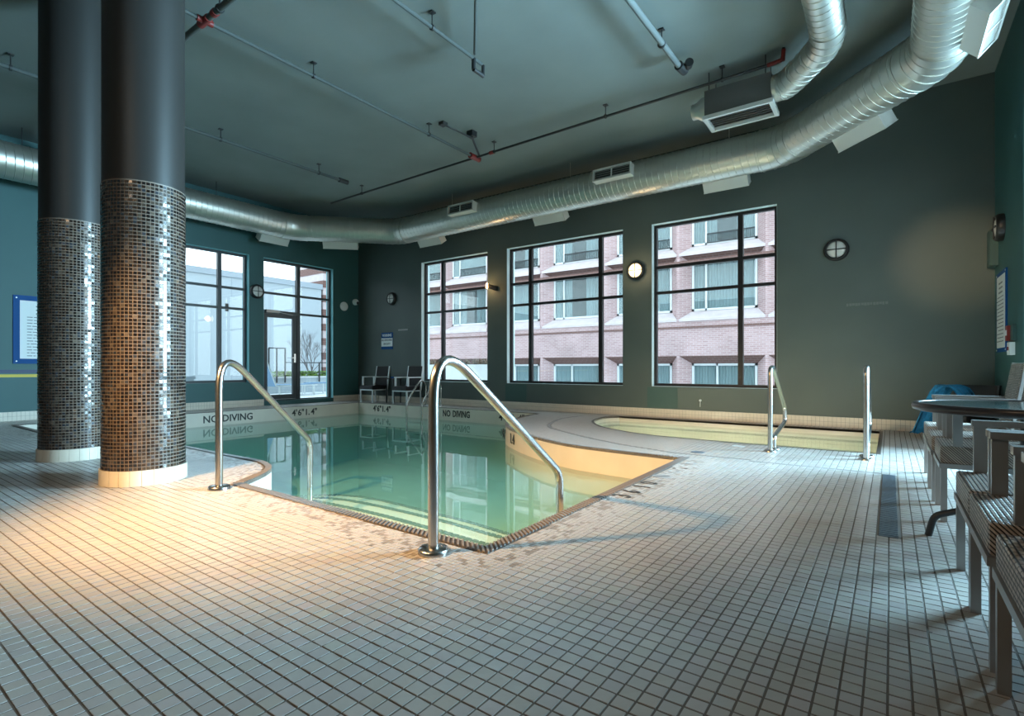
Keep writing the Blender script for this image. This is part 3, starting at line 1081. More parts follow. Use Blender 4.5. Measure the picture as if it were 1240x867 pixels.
# ---------------------------------------------------------------- columns
def column(x, y, label):
    root = thing('mosaic_column', label, 'column', (x, y, 0), None)
    R = 0.28
    MB().lathe([(R - 0.004, 2.315), (R - 0.004, ZC)], (x, y, 0), 64).build('shaft', M['column_paint'], root)
    MB().lathe([(R - 0.0015, 0.10), (R - 0.0015, 2.322)], (x, y, 0), 64).build('grout', M['mosaic_grout'], root)
    nth, nz_ = 63, 80
    z0, z1 = 0.118, 2.315
    th = (np.arange(nth) + 0.5) * 2 * PI / nth
    zz = z0 + (np.arange(nz_) + 0.5) * (z1 - z0) / nz_
    TH, ZZ = np.meshgrid(th, zz)
    TH, ZZ = TH.ravel(), ZZ.ravel()
    n = len(TH)
    hw, hh = 0.0108, 0.0106
    V = np.zeros((n, 8, 3))
    rad = np.stack([np.cos(TH), np.sin(TH), np.zeros(n)], 1)
    tan = np.stack([-np.sin(TH), np.cos(TH), np.zeros(n)], 1)
    up = np.tile(np.array([[0, 0, 1.0]]), (n, 1))
    c0 = rad * (R - 0.003) + up * ZZ[:, None] + np.array([[x, y, 0]])
    ta, tb_ = rng.normal(0, 0.035, n), rng.normal(0, 0.035, n)
    sg = ((-1, -1), (1, -1), (1, 1), (-1, 1))
    for k_, (a, b) in enumerate(sg):
        off = tan * (a * hw) + up * (b * hh)
        V[:, k_] = c0 + off - rad * 0.004
        V[:, 4 + k_] = c0 + off * 0.96 + rad * (0.0042 + (a * ta * hw + b * tb_ * hh))[:, None]
    pal = np.array([(0.035, 0.022, 0.016), (0.018, 0.014, 0.013), (0.07, 0.052, 0.038), (0.045, 0.05, 0.06), (0.13, 0.10, 0.075)])
    ch = rng.choice(5, n, p=[0.38, 0.30, 0.14, 0.12, 0.06])
    me_ = np_boxes('mosaic_tiles', V, pal[ch] * (1 + rng.normal(0, 0.2, (n, 1))).clip(0.3, 2), M['mosaic'])
    link('mosaic_tiles', me_, root, kind='stuff')
    MB().lathe([(R + 0.008, 0.0), (R + 0.008, 0.116)], (x, y, 0), 64).build('base_grout', M['base_grout'], root)
    nb = 24
    w = (R + 0.012) * math.tan(PI / nb) - 0.0015
    tm = MB()
    for zlo, zhi in ((0.001, 0.117),):
        pts = []
        m_ = 4
        rin, rout = R + 0.006, R + 0.013
        vs = []
        for z in (zlo, zhi):
            for r in (rin, rout):
                for i in range(m_ + 1):
                    an = (i / m_ - 0.5) * (2 * PI / nb) * 0.965
                    vs.append((r * math.cos(an), r * math.sin(an), z))
        k_ = m_ + 1
        fs = []
        for i in range(m_):
            fs.append((k_ + i, k_ + i + 1, 3 * k_ + i + 1, 3 * k_ + i))
            fs.append((2 * k_ + i, 3 * k_ + i, 3 * k_ + i + 1, 2 * k_ + i + 1))
        fs.append((0, k_, 3 * k_, 2 * k_))
        fs.append((m_, 2 * k_ + m_, 3 * k_ + m_, k_ + m_))
        tm.add(vs, fs)
    tmesh = tm.mesh('base_tile', M['cream_tile'])
    for i in range(nb):
        o = bpy.data.objects.new('base_tile', tmesh)
        COL.objects.link(o)
        o.parent = root
        o.rotation_euler = (0, 0, i * 2 * PI / nb)
    return root


column(-4.86, 1.675, 'nearer round column with bronze mosaic lower half, standing close to the first handrail')
column(-6.61, 1.675, 'farther round column with mosaic lower half, partly hidden behind the nearer column')


# ---------------------------------------------------------------- handrails
def fillet(pts, rad, seg=7):
    P = [Vector(p) for p in pts]
    out = [P[0]]
    for i in range(1, len(P) - 1):
        a, b, c_ = P[i - 1], P[i], P[i + 1]
        r = rad[i - 1] if isinstance(rad, (list, tuple)) else rad
        d1, d2 = (a - b).normalized(), (c_ - b).normalized()
        ang = d1.angle(d2)
        t = min(r / math.tan(ang / 2), (a - b).length * 0.49, (c_ - b).length * 0.49)
        p, q_ = b + d1 * t, b + d2 * t
        for k_ in range(seg + 1):
            u = k_ / seg
            out.append(p * (1 - u) ** 2 + b * 2 * u * (1 - u) + q_ * u * u)
    out.append(P[-1])
    return out


def handrail(x, y, dx, dy, label):
    root = thing('handrail', label, 'handrail', (x, y, 0))
    def p(s, z): return (x + dx * s, y + dy * s, z)
    path = fillet([p(0, 0.0), p(0.0, 1.06), p(1.20, 0.19), p(1.20, -0.5)], [0.17, 0.16], 9)
    MB().tube(path, 0.026, 20).build('rail', M['steel'], root)
    MB().lathe([(0.075, 0), (0.075, 0.018), (0.068, 0.026), (0.034, 0.03), (0.034, 0.03)], (x, y, 0), 36).build('flange', M['steel'], root)
    return root


handrail(-1.80, 1.835, 0, 1, 'large steel stair handrail nearest the viewer, at the pool corner')
handrail(-4.03, 1.866, -0.43, 0.903, 'steel stair handrail rising from the deck in front of the nearer column')


def grab_rail(x, y, label, tilt=0.0):
    root = thing('grab_rail', label, 'handrail', (x, y, 0))
    def p(s, z): return (x + tilt * s, y + s, z)
    path = fillet([p(0, 0), p(0, 0.90), p(0.17, 0.90), p(0.95, 0.42), p(0.95, 0.24), p(0.22, 0.135), p(0.22, 0)], [0.085, 0.085, 0.10, 0.07, 0.05], 6)
    MB().tube(path, 0.024, 16).build('rail', M['steel'], root)
    for s in (0, 0.22):
        MB().lathe([(0.065, 0), (0.065, 0.012), (0.05, 0.02), (0.03, 0.022)], p(s, 0), 28).build('flange', M['steel'], root)


grab_rail(-1.04, 6.15, 'steel loop grab rail at the left of the pair before the hot tub')
grab_rail(-0.19, 6.15, 'steel loop grab rail at the right end of the hot tub')

lad = thing('pool_ladder', 'small steel ladder with two arched rails at the far pool edge', 'ladder', (-8.8, 8.9, 0))
for x in (-9.05, -8.56):
    path = fillet([(x, 8.98, 0), (x, 8.98, 0.50), (x, 8.80, 0.62), (x, 8.50, 0.26), (x, 8.36, 0.03), (x, 8.36, -1.1)], [0.12, 0.14, 0.3, 0.12], 6)
    rl = MB().tube(path, 0.021, 14).build('rail', M['steel'], lad)
    MB().lathe([(0.05, 0), (0.05, 0.012), (0.03, 0.016)], (x, 8.98, 0), 20).build('flange', M['steel'], rl)
for z in (-0.36, -0.62, -0.88):
    MB().box((-9.05, 8.33, z - 0.015), (-8.56, 8.42, z + 0.015)).build('rung', M['steel'], lad)

# ---------------------------------------------------------------- ducts
def duct_path(pts, r, root_label, pitch=0.105, name='spiral_duct'):
    P = [Vector(p) for p in pts]
    root = thing(name, root_label, 'duct', tuple(P[0]))
    ends = []
    for i in range(len(P) - 1):
        a, b = P[i], P[i + 1]
        ra, rb_ = (r[i], r[i + 1]) if isinstance(r, list) else (r, r)
        d = (b - a).normalized()
        L = (b - a).length
        # cut back for the elbows
        ca = 0.30 if i > 0 else 0
        cb_ = 0.30 if i < len(P) - 2 else 0
        ca, cb_ = min(ca, L * 0.3), min(cb_, L * 0.3)
        A, B = a + d * ca, b - d * cb_
        ends.append((A, B, ra, rb_))
        s = MB()
        n = 40
        path, rr = [], []
        LL = (B - A).length
        k_ = max(1, int(LL / pitch))
        rad = (ra + rb_) / 2
        # plain pipe with small raised spiral lock seams
        s.tube([A, B], rad, n, cap=True)
        u = Vector((0, 0, 1))
        y = u.cross(d).normalized()
        z = d.cross(y)
        turns = LL / pitch
        hp = []
        steps = int(turns * 20)
        for q_ in range(steps + 1):
            an = 2 * PI * turns * q_ / steps
            hp.append(A + d * (LL * q_ / steps) + (y * math.cos(an) + z * math.sin(an)) * (rad + 0.0005))
        seg = s.build('duct_section', M['duct'], root)
        MB().tube(hp, 0.008, 4, cap=False).build('spiral_seam', M['duct'], seg)
    for i in range(len(ends) - 1):
        A, B = ends[i][1], ends[i + 1][0]
        V_ = P[i + 1]
        path = []
        ns = 4
        for q_ in range(ns + 1):
            u_ = q_ / ns
            path.append(A * (1 - u_) ** 2 + V_ * 2 * u_ * (1 - u_) + B * u_ * u_)
        ra, rb_ = (ends[i][2] + ends[i][3]) / 2, (ends[i + 1][2] + ends[i + 1][3]) / 2
        e = MB()
        rs = [ra + (rb_ - ra) * q_ / ns + 0.006 for q_ in range(ns + 1)]
        e.tube(path, rs, 40, cap=True)
        el = e.build('elbow', M['duct'], root)
        for po in el.data.polygons:
            po.use_smooth = True
        sm2 = MB()
        for q_ in range(ns + 1):
            dd = (path[min(q_ + 1, ns)] - path[max(q_ - 1, 0)]).normalized()
            sm2.tube([path[q_] - dd * 0.008, path[q_] + dd * 0.008], rs[q_] + 0.006, 40, cap=True)
        sm2.build('elbow_seam', M['duct'], el)
    return root


DZ = 4.18
MAIN = [(-11.35, YF + 0.02, DZ), (-11.35, 6.93, DZ), (-9.65, 8.65, DZ), (-1.27, 8.65, DZ), (0.43, 6.95, DZ), (0.43, YF + 0.02, DZ)]
main = duct_path(MAIN, [0.29, 0.29, 0.295, 0.295, 0.27, 0.255], 'long large silver spiral duct running round the walls below the ceiling')
UP = [(-1.16, 7.17, 4.36), (-1.02, 7.15, 4.36), (-0.52, 6.50, 4.38), (-0.52, YF + 0.02, 4.40)]
duct_path(UP, 0.158, 'thinner silver duct bending into the ceiling air box, inside the big duct', name='branch_duct')
for x in (-7.9, -4.9, -2.05):
    MB().tube([(x, 8.65, DZ + 0.29), (x, 8.65, ZC)], 0.006, 6).tube([(x - .012, 8.65, DZ), (x + .012, 8.65, DZ)], 0.299, 40).build('hanger', M['duct'], main)
for y in (2.2, 5.2):
    MB().tube([(-11.35, y, DZ + 0.29), (-11.35, y, ZC)], 0.006, 6).build('hanger', M['pipe_dark'], main)


def register(c, ax, out, r0, r1, length, width, label, slots=2, group=None, fine=False):
    """air register box standing off the duct: c on the duct axis, ax along it, out outward direction"""
    c, ax, out = Vector(c), Vector(ax).normalized(), Vector(out).normalized()
    sd = ax.cross(out).normalized()
    root = thing('air_register', label, 'air vent', tuple(c + out * r0), group)
    body = MB()
    t = 0.014
    mid = c + out * ((r0 + r1) / 2)
    hl, hw = length / 2, width / 2
    hd = (r1 - r0) / 2
    for s in (-1, 1):
        body.obox(mid + ax * s * (hl - t / 2), (ax, sd, out), (t / 2, hw, hd))
        body.obox(mid + sd * s * (hw - t / 2), (ax, sd, out), (hl - t, t / 2, hd))
    body.build('housing', M['white_metal'], root)
    fc = c + out * (r1 + 0.004)
    fr = MB()
    e = 0.028
    for s in (-1, 1):
        fr.obox(fc + ax * s * (hl + 0.006 - e / 2), (ax, sd, out), (e / 2, hw + 0.006, 0.006))
        fr.obox(fc + sd * s * (hw + 0.006 - e / 2), (ax, sd, out), (hl - e + 0.006, e / 2, 0.006))
    if slots == 2:
        fr.obox(fc, (ax, sd, out), (0.011, hw - e + 0.01, 0.006))
    fr.build('face_frame', M['white_metal'], root)
    MB().obox(c + out * (r1 - 0.05), (ax, sd, out), (hl - t, hw - t, 0.004)).build('back_plate', M['slot'], root)
    nb = 18 if fine else 4
    for i in range(nb):
        b_ = MB()
        if fine:
            b_.obox(fc - out * 0.012 + ax * ((i + 0.5) / nb - 0.5) * (length - 0.06), (ax, sd, out), (0.006, hw - e + 0.008, 0.008))
        else:
            b_.obox(fc - out * 0.02 + sd * ((i + 0.5) / nb - 0.5) * (width - 0.05), (ax, (sd + out * 0.8), (out - sd * 0.8)), (hl - e, 0.009, 0.0015))
        b_.build('louvre', M['alu'] if not fine else M['white_metal'], root)
    return root


g_ = 'air registers on the big duct'
register((-3.86, 8.65, DZ + 0.02), (1, 0, 0), (0, -1, 0.10), 0.24, 0.42, 0.70, 0.20, 'air register on the front of the duct above the middle window', group=g_)
register((-7.30, 8.65, DZ + 0.02), (1, 0, 0), (0, -1, 0.10), 0.24, 0.42, 0.70, 0.20, 'air register on the front of the duct above the narrow window', group=g_)
register((-2.14, 8.65, DZ), (1, 0, 0), (0, 0.55, -0.8), 0.25, 0.44, 0.68, 0.20, 'white air register under the duct above the right-hand window of the end wall', group=g_)
register((-5.46, 8.65, DZ), (1, 0, 0), (0, 0.55, -0.8), 0.25, 0.44, 0.70, 0.20, 'white air register under the duct directly above the middle window', group=g_)
register((-8.74, 8.65, DZ), (1, 0, 0), (0, 0.55, -0.8), 0.25, 0.44, 0.70, 0.20, 'white air register under the duct above the narrow window', group=g_)
register((-10.62, 7.67, DZ), (1.7, 1.72, 0), (-0.39, 0.39, -0.8), 0.25, 0.44, 0.80, 0.20, 'white air register under the short slanting duct length in the far corner', group=g_)
register((-11.35, 6.55, DZ), (0, 1, 0), (-0.55, 0, -0.8), 0.25, 0.44, 0.68, 0.20, 'white air register under the duct above the glazed door', group=g_)
register((-0.42, 7.80, DZ), (-1.7, 1.7, 0), (0.39, 0.39, -0.8), 0.25, 0.44, 0.72, 0.20, 'white air register under the slanting duct near the right-hand corner', group=g_)
register((0.43, 6.18, DZ), (0, 1, 0), (0.72, 0, -0.70), 0.22, 0.42, 0.76, 0.19, 'largest white grille on the side of the duct at the top right', slots=2, group=g_, fine=True)

ab = thing('air_box', 'dull metal air box with white-framed outlet hanging from the ceiling', 'air box', (-1.58, 7.25, 4.15))
MB().box((-1.98, 7.05, 4.20), (-1.18, 7.47, 4.53)).build('housing', M['galv_dark'], ab)
fr = MB()
for a, b in (((-2.0, 7.03, 4.15), (-1.16, 7.07, 4.20)), ((-2.0, 7.45, 4.15), (-1.16, 7.49, 4.20)), ((-2.0, 7.07, 4.15), (-1.95, 7.45, 4.20)), ((-1.21, 7.07, 4.15), (-1.16, 7.45, 4.20))):
    fr.box(a, b)
fr.build('outlet_frame', M['white_metal'], ab)
for i in range(6):
    MB().obox((-1.58, 7.10 + i * 0.064, 4.185), ((1, 0, 0), (0, 1, 0.7), (0, -0.7, 1)), (0.37, 0.02, 0.001)).build('louvre', M['alu'], ab)
MB().lathe([(0.15, 0), (0.15, 0.07), (0.10, 0.14), (0.10, 0.20)], (-1.98, 7.22, 4.37), 28, axis=((0, 1, 0), (0, 0, 1), (-1, 0, 0))).build('end_stub', M['duct'], ab)
for x, y in ((-1.93, 7.08), (-1.93, 7.42), (-1.25, 7.42), (-1.25, 7.08)):
    MB().tube([(x, y, 4.53), (x, y, ZC)], 0.007, 6).build('hanger', M['pipe_dark'], ab)


# ---------------------------------------------------------------- ceiling pipes
def pipe(pts, r, m, label, hang=(), fittings=(), ends=(), name='sprinkler_pipe'):
    root = thing(name, label, 'pipe', tuple(pts[0]))
    MB().tube(pts, r, 12).build('pipe_run', m, root)
    for (x, y) in hang:
        h = MB().tube([(x, y, pts[0][2]), (x, y, ZC)], 0.007, 6)
        h.lathe([(r + 0.012, -0.012), (r + 0.012, 0.012)], (x, y, pts[0][2]), 12, axis=((0, 0, 1), (1, 0, 0) if abs(pts[0][0] - pts[-1][0]) < abs(pts[0][1] - pts[-1][1]) else (0, 1, 0), (0, 1, 0) if abs(pts[0][0] - pts[-1][0]) < abs(pts[0][1] - pts[-1][1]) else (1, 0, 0)))
        h.box((x - .03, y - .03, ZC - 0.012), (x + .03, y + .03, ZC))
        h.build('hanger', M['pipe_dark'], root)
    for (a, b, rr) in fittings:
        MB().tube([a, b], rr, 14).build('fitting', M['red'], root, label='red painted fitting')
    for (a, b, rr) in ends:
        MB().tube([a, b], rr, 14).build('end_cap', M['pipe_dark'], root)
    return root


PZ = 4.60
pA = pipe([(-5.93, YF + .02, PZ), (-5.93, 7.13, PZ)], 0.021, M['pipe'], 'long thin sprinkler pipe crossing the ceiling between two red joints',
     hang=((-5.93, 1.0), (-5.93, 3.9), (-5.93, 5.95)), fittings=(((-5.93, 2.52, PZ), (-5.93, 2.68, PZ), 0.033), ((-5.93, 6.95, PZ), (-5.93, 7.20, PZ), 0.05)))
pipe([(-10.2, 7.15, PZ), (-1.10, 7.02, PZ), (-1.06, 7.02, PZ + .02), (-1.04, 7.02, PZ + 0.15)], 0.019, M['pipe_dark'],
     'dark sprinkler pipe along the window side, ending in a red elbow by the air box',
     hang=((-9.1, 7.13), (-5.5, 7.08), (-3.4, 7.05), (-1.75, 7.03)),
     fittings=(((-1.22, 7.02, PZ), (-1.06, 7.02, PZ + 0.01), 0.025), ((-1.05, 7.02, PZ), (-1.04, 7.02, PZ + 0.13), 0.025), ((-5.60, 7.085, PZ), (-5.50, 7.085, PZ), 0.032)))
pipe([(-8.80, YF + .02, PZ), (-8.80, 6.45, PZ)], 0.026, M['pipe'], 'grey pipe across the ceiling behind the columns',
     hang=((-8.80, 1.6), (-8.80, 4.1), (-8.80, 5.9)), ends=(((-8.80, 6.35, PZ), (-8.80, 6.55, PZ), 0.045),))
pipe([(-4.04, YF + .02, PZ), (-4.04, 4.95, PZ)], 0.021, M['pipe'], 'thin ceiling pipe meeting a slanting pipe at a dark elbow',
     hang=((-4.04, 1.5), (-4.04, 4.1)), ends=(((-4.04, 4.80, PZ), (-4.04, 4.80, PZ - 0.13), 0.026), ((-4.04, 4.80, PZ - 0.13), (-4.04, 4.98, PZ - 0.13), 0.026), ((-4.04, 4.98, PZ - 0.13), (-4.04, 4.98, PZ), 0.02)))
pipe([(-0.9, 1.15, PZ + .05), (-4.02, 4.80, PZ + .05)], 0.018, M['pipe'], 'thin slanting ceiling pipe running toward the viewer from the dark elbow', hang=())
pipe([(-2.2, 1.2, PZ), (-2.10, 6.40, PZ)], 0.034, M['pipe_pale'], 'thick pale conduit under the ceiling, ending near the air box',
     hang=((-2.12, 5.85), (-2.16, 3.4)), ends=(((-2.10, 6.38, PZ), (-2.08, 6.55, PZ), 0.055), ((-2.02, 6.5, PZ + .02), (-1.98, 6.42, PZ + .02), 0.05)), name='conduit')
pipe([(XL + .02, 2.60, PZ + .0), (XR - .9, 2.60, PZ + .0)], 0.032, M['pipe'], 'thicker ceiling pipe crossing the long one at the red clamp near the columns',
     hang=((-7.2, 2.6), (-5.6, 2.6), (-2.9, 2.6)), fittings=(((-6.03, 2.60, PZ), (-5.84, 2.60, PZ), 0.042), ((-5.74, 2.60, PZ), (-5.68, 2.60, PZ), 0.04)), name='main_pipe')
br = thing('pipe_brace', 'dark steel sway brace between the ceiling and the far red joint', 'brace', (-5.8, 6.6, PZ))
MB().tube([(-5.72, 6.05, ZC - .03), (-5.55, 6.55, PZ + .06)], 0.014, 8).build('strut', M['pipe_dark'], br)
MB().tube([(-5.55, 6.55, PZ + .08), (-5.86, 7.12, PZ + .02)], 0.020, 8).build('strut', M['pipe_dark'], br)
MB().box((-5.77, 6.0, ZC - .05), (-5.67, 6.1, ZC)).box((-5.62, 6.5, ZC - .09), (-5.5, 6.62, ZC)).build('ceiling_plate', M['pipe_dark'], br)
sp = thing('ceiling_sprinkler', 'small dark sprinkler head on the ceiling right of the nearer column', 'sprinkler', (-9.4, 3.35, ZC))
MB().tube([(-9.4, 3.2, ZC), (-9.4, 3.2, ZC - .1)], 0.02, 8).build('stem', M['pipe_dark'], sp)
MB().bar((-9.4, 3.1, ZC - .1), (-9.4, 3.6, ZC - .12), 0.05, 0.05).build('head', M['pipe_dark'], sp)


# ---------------------------------------------------------------- wall lamps
def bulkhead(loc, out, label, lit=False):
    loc, out = Vector(loc), Vector(out)
    up = Vector((0, 0, 1))
    sd = up.cross(out).normalized()
    root = thing('bulkhead_lamp', label, 'wall lamp', tuple(loc), 'round bulkhead wall lamps')
    fr = (sd, up, out)
    MB().lathe([(0.165, 0), (0.165, 0.05), (0.15, 0.075), (0.125, 0.08), (0.125, 0.05)], loc, 36, axis=fr).build('housing', M['black'], root)
    MB().lathe([(0.13, 0.045), (0.125, 0.062), (0.09, 0.078), (0.04, 0.086), (0.001, 0.088)], loc, 36, axis=fr).build('lens', M['opal_lit'] if lit else M['opal'], root)
    if True:
        MB().obox(loc + out * 0.088, fr, (0.135, 0.007, 0.007)).build('guard_bar', M['black'], root)
        MB().obox(loc + out * 0.088, fr, (0.007, 0.135, 0.007)).build('guard_bar', M['black'], root)
    return root


bulkhead((-0.655, YB, 2.667), (0, -1, 0), 'unlit round wall lamp on the bare wall right of the last window')
bulkhead((-3.83, YB, 2.70), (0, -1, 0), 'glowing round wall lamp between the two large windows', lit=True)
lamp('bulkhead_light', 'POINT', (-3.83, YB - 0.22, 2.70), 8, (1.0, 0.74, 0.42), shadow_soft_size=0.1)
bulkhead((-10.56, YB, 2.694), (0, -1, 0), 'unlit round wall lamp above the small blue warning sign')
bulkhead((XL, 6.37, 2.667), (1, 0, 0), 'unlit round wall lamp between the left window and the glazed door')
bulkhead((XR, 8.62, 2.60), (-1, 0, 0), 'unlit round wall lamp above the rules board in the right corner')
fl = thing('wall_floodlight', 'small glowing floodlight with dark housing on the pier between windows', 'wall lamp', (-7.1, YB, 2.72))
MB().add([(-7.08, 9.25, 2.62), (-7.27, 9.10, 2.67), (-7.27, 9.10, 2.77), (-7.08, 9.25, 2.71), (-7.08, 9.16, 2.60), (-7.24, 9.03, 2.66), (-7.24, 9.03, 2.75), (-7.08, 9.16, 2.69)],
         [(0, 1, 2, 3), (4, 7, 6, 5), (0, 4, 5, 1), (3, 2, 6, 7), (0, 3, 7, 4), (1, 5, 6, 2)]).build('housing', M['black'], fl)
MB().add([(-7.272, 9.10, 2.668), (-7.242, 9.025, 2.655), (-7.242, 9.025, 2.755), (-7.272, 9.10, 2.772), (-7.275, 9.10, 2.665), (-7.17, 9.0, 2.64), (-7.17, 9.0, 2.755)],
         [(0, 1, 2, 3), (0, 5, 1), (1, 5, 6, 2)]).build('lens', M['flood_lit'], fl)
lamp('flood_light', 'POINT', (-7.36, 8.98, 2.72), 8, (1.0, 0.62, 0.28), shadow_soft_size=0.05)

bxs = MB().box((1.03, 8.97, 2.20), (XR, 9.22, 2.66)).build('corner_wall_box', M['wall_patch'])  # plain dark box set flat into the corner
tag(bxs, 'dark flat wall box in the corner behind the last wall lamp', 'speaker')


# ---------------------------------------------------------------- signs and small wall things
def board(loc, right, out, w, h, label, border=0.05, lines=18, name='rules_board'):
    loc, R, N = Vector(loc), Vector(right), Vector(out)
    U = Vector((0, 0, 1))
    root = thing(name, label, 'sign', tuple(loc))
    MB().obox(loc + N * 0.008, (R, U, N), (w / 2, h / 2, 0.008)).build('board', M['blue_board'], root)
    MB().obox(loc + N * 0.017, (R, U, N), (w / 2 - border, h / 2 - border, 0.002)).build('face', M['paper'], root)
    for a in (-1, 1):
        for b in (-1, 1):
            MB().lathe([(0.012, 0.015), (0.010, 0.02)], loc + R * a * (w / 2 - border * 0.5) + U * b * (h / 2 - border * 0.5), 10, axis=(R, U, N)).build('screw', M['alu_light'], root)
    ink = MB()
    rr = random.Random(3)
    hh = h - 2 * border
    z = h / 2 - border - 0.09
    for i in range(lines):
        head = i < 3
        tot = (w - 2 * border) * (0.45 if head else rr.uniform(0.55, 0.82))
        x = -tot / 2 if head else -(w / 2 - border) + 0.09
        end = x + tot
        while x < end:
            ww = rr.uniform(0.03, 0.08)
            ink.obox(loc + R * (x + ww / 2) + U * z + N * 0.0195, (R, U, N), (ww / 2, 0.011 if head else 0.006, 0.0006))
            x += ww + 0.016
        z -= hh / (lines + 1.5) * (1.25 if head else 1.0)
        if z < -h / 2 + border + 0.04:
            break
    ink.build('print', M['ink'], root)


board((XL, 2.66, 1.545), (0, 1, 0), (1, 0, 0), 0.92, 1.16, 'blue-bordered white rules board on the teal wall behind the columns', border=0.085)
board((XR, 8.66, 1.58), (0, 1, 0), (-1, 0, 0), 0.66, 0.98, 'narrow blue-bordered white notice on the right wall under the lamp')
ws = thing('warning_sign', 'small blue and white warning sign above the far chairs', 'sign', (-10.76, YB, 1.6))
MB().box((-10.98, YB - .012, 1.38), (-10.53, YB, 1.82)).build('panel', M['blue_board'], ws)
MB().box((-10.975, YB - .015, 1.455), (-10.535, YB - .01, 1.675)).build('face', M['paper'], ws)
lettering('WARNING', 0.10, (-10.755, YB - .0145, 1.745), (1, 0, 0), (0, 0, 1), M['ink_white'], ws, 0.75)
lettering('NO LIFEGUARD', 0.075, (-10.755, YB - .0165, 1.62), (1, 0, 0), (0, 0, 1), M['ink'], ws, 0.78)
lettering('ON DUTY', 0.075, (-10.755, YB - .0165, 1.52), (1, 0, 0), (0, 0, 1), M['ink'], ws, 0.8)
for x0, x1, z, lb, m_ in ((-11.42 + .28, -10.62 + .0, 1.87, 'faint grey strip of worn lettering above the small warning sign', 'mark_pale'),
                          (-0.53, -0.02, 1.832, 'thin pale strip of worn lettering on the bare wall below the unlit lamp', 'mark_pale')):
    s = thing('wall_strip', lb, 'strip', (x0, YB, z))
    w_ = x1 - x0
    if x0 < -5:
        x0, x1 = -11.02 + .55, -10.0
        MB().box((-10.33, YB - .006, z - .02), (-9.98, YB, z + .02)).build('plate', M['mark_pale'], s)
    else:
        for i in range(14):
            a = x0 + i * w_ / 14
            MB().box((a, YB - .006, z - .022 + (i % 3) * .004), (a + w_ / 14 * (0.86 if i % 4 else 0.7), YB, z + .02)).build('letter', M['pipe_pale'], s)
o = MB().lathe([(0.12, 0), (0.12, 0.02), (0.10, 0.035), (0.001, 0.04)], (XL, 8.77, 2.55), 28, axis=((0, 1, 0), (0, 0, 1), (1, 0, 0))).build('wall_speaker', M['white_plastic'])
tag(o, 'white round disc speaker on the teal wall right of the glazed door', 'speaker')
cm = thing('dome_camera', 'small white dome security camera in the far corner', 'camera', (XL, 9.14, 2.7))
MB().lathe([(0.085, 0), (0.085, 0.05), (0.06, 0.09), (0.02, 0.10), (0.001, 0.10)], (XL, 9.13, 2.70), 24, axis=((0, 1, 0), (0, 0, 1), (1, 0, 0))).build('housing', M['white_plastic'], cm)
MB().lathe([(0.045, 0), (0.035, 0.03), (0.001, 0.042)], (XL + .075, 9.15, 2.675), 20, axis=((0, 1, 0), (0, 0, 1), (1, 0, 0))).build('lens', M['black'], cm)
al = thing('alarm_station', 'red emergency call point on the right wall below the notice', 'alarm', (XR, 8.0, 1.28))
MB().box((XR - .05, 7.98, 1.20), (XR, 8.12, 1.37)).build('case', M['red'], al)
MB().box((XR - .06, 8.01, 1.26), (XR - .05, 8.09, 1.32)).build('pull_bar', M['white_plastic'], al)
tp = MB().box((XR - .03, 7.80, 1.20), (XR, 7.94, 1.37)).build('teal_plate', M['wall_patch'])
tag(tp, 'plain teal wall plate beside the red call point', 'plate')
sw = thing('switch_box', 'white switch box on the right wall under the red call point', 'switch', (XR, 7.96, 1.1))
MB().box((XR - .045, 7.88, 1.04), (XR, 8.04, 1.18)).build('case', M['white_plastic'], sw)
MB().box((XR - .055, 7.94, 1.09), (XR - .045, 7.98, 1.13)).build('button', M['red'], sw)
nb_ = thing('wall_hook', 'tiny pale hose bib on the wall behind the hot tub', 'hook', (-2.66, YB, 0.55))
MB().lathe([(0.02, 0), (0.02, 0.03)], (-2.66, YB, 0.33), 12, axis=((1, 0, 0), (0, 0, 1), (0, -1, 0))).build('rosette', M['alu_light'], nb_)
MB().tube([(-2.66, YB - .02, 0.33), (-2.66, YB - .03, 0.22)], 0.006, 8).build('stem', M['alu_light'], nb_)


# ---------------------------------------------------------------- chairs
def rbox(mb, c, half, bev=0.012, rot=None):
    """box with chamfered edges"""
    bm = bmesh.new()
    bmesh.ops.create_cube(bm, size=1.0)
    for v in bm.verts:
        v.co = Vector((v.co.x * 2 * half[0], v.co.y * 2 * half[1], v.co.z * 2 * half[2]))
    bmesh.ops.bevel(bm, geom=list(bm.edges), offset=bev, segments=2, affect='EDGES', profile=0.6)
    T = Matrix.Translation(Vector(c))
    if rot is not None:
        T = T @ rot
    bm.transform(T)
    bm.verts.index_update()
    mb.add([v.co for v in bm.verts], [[v.index for v in f_.verts] for f_ in bm.faces])
    bm.free()
    return mb


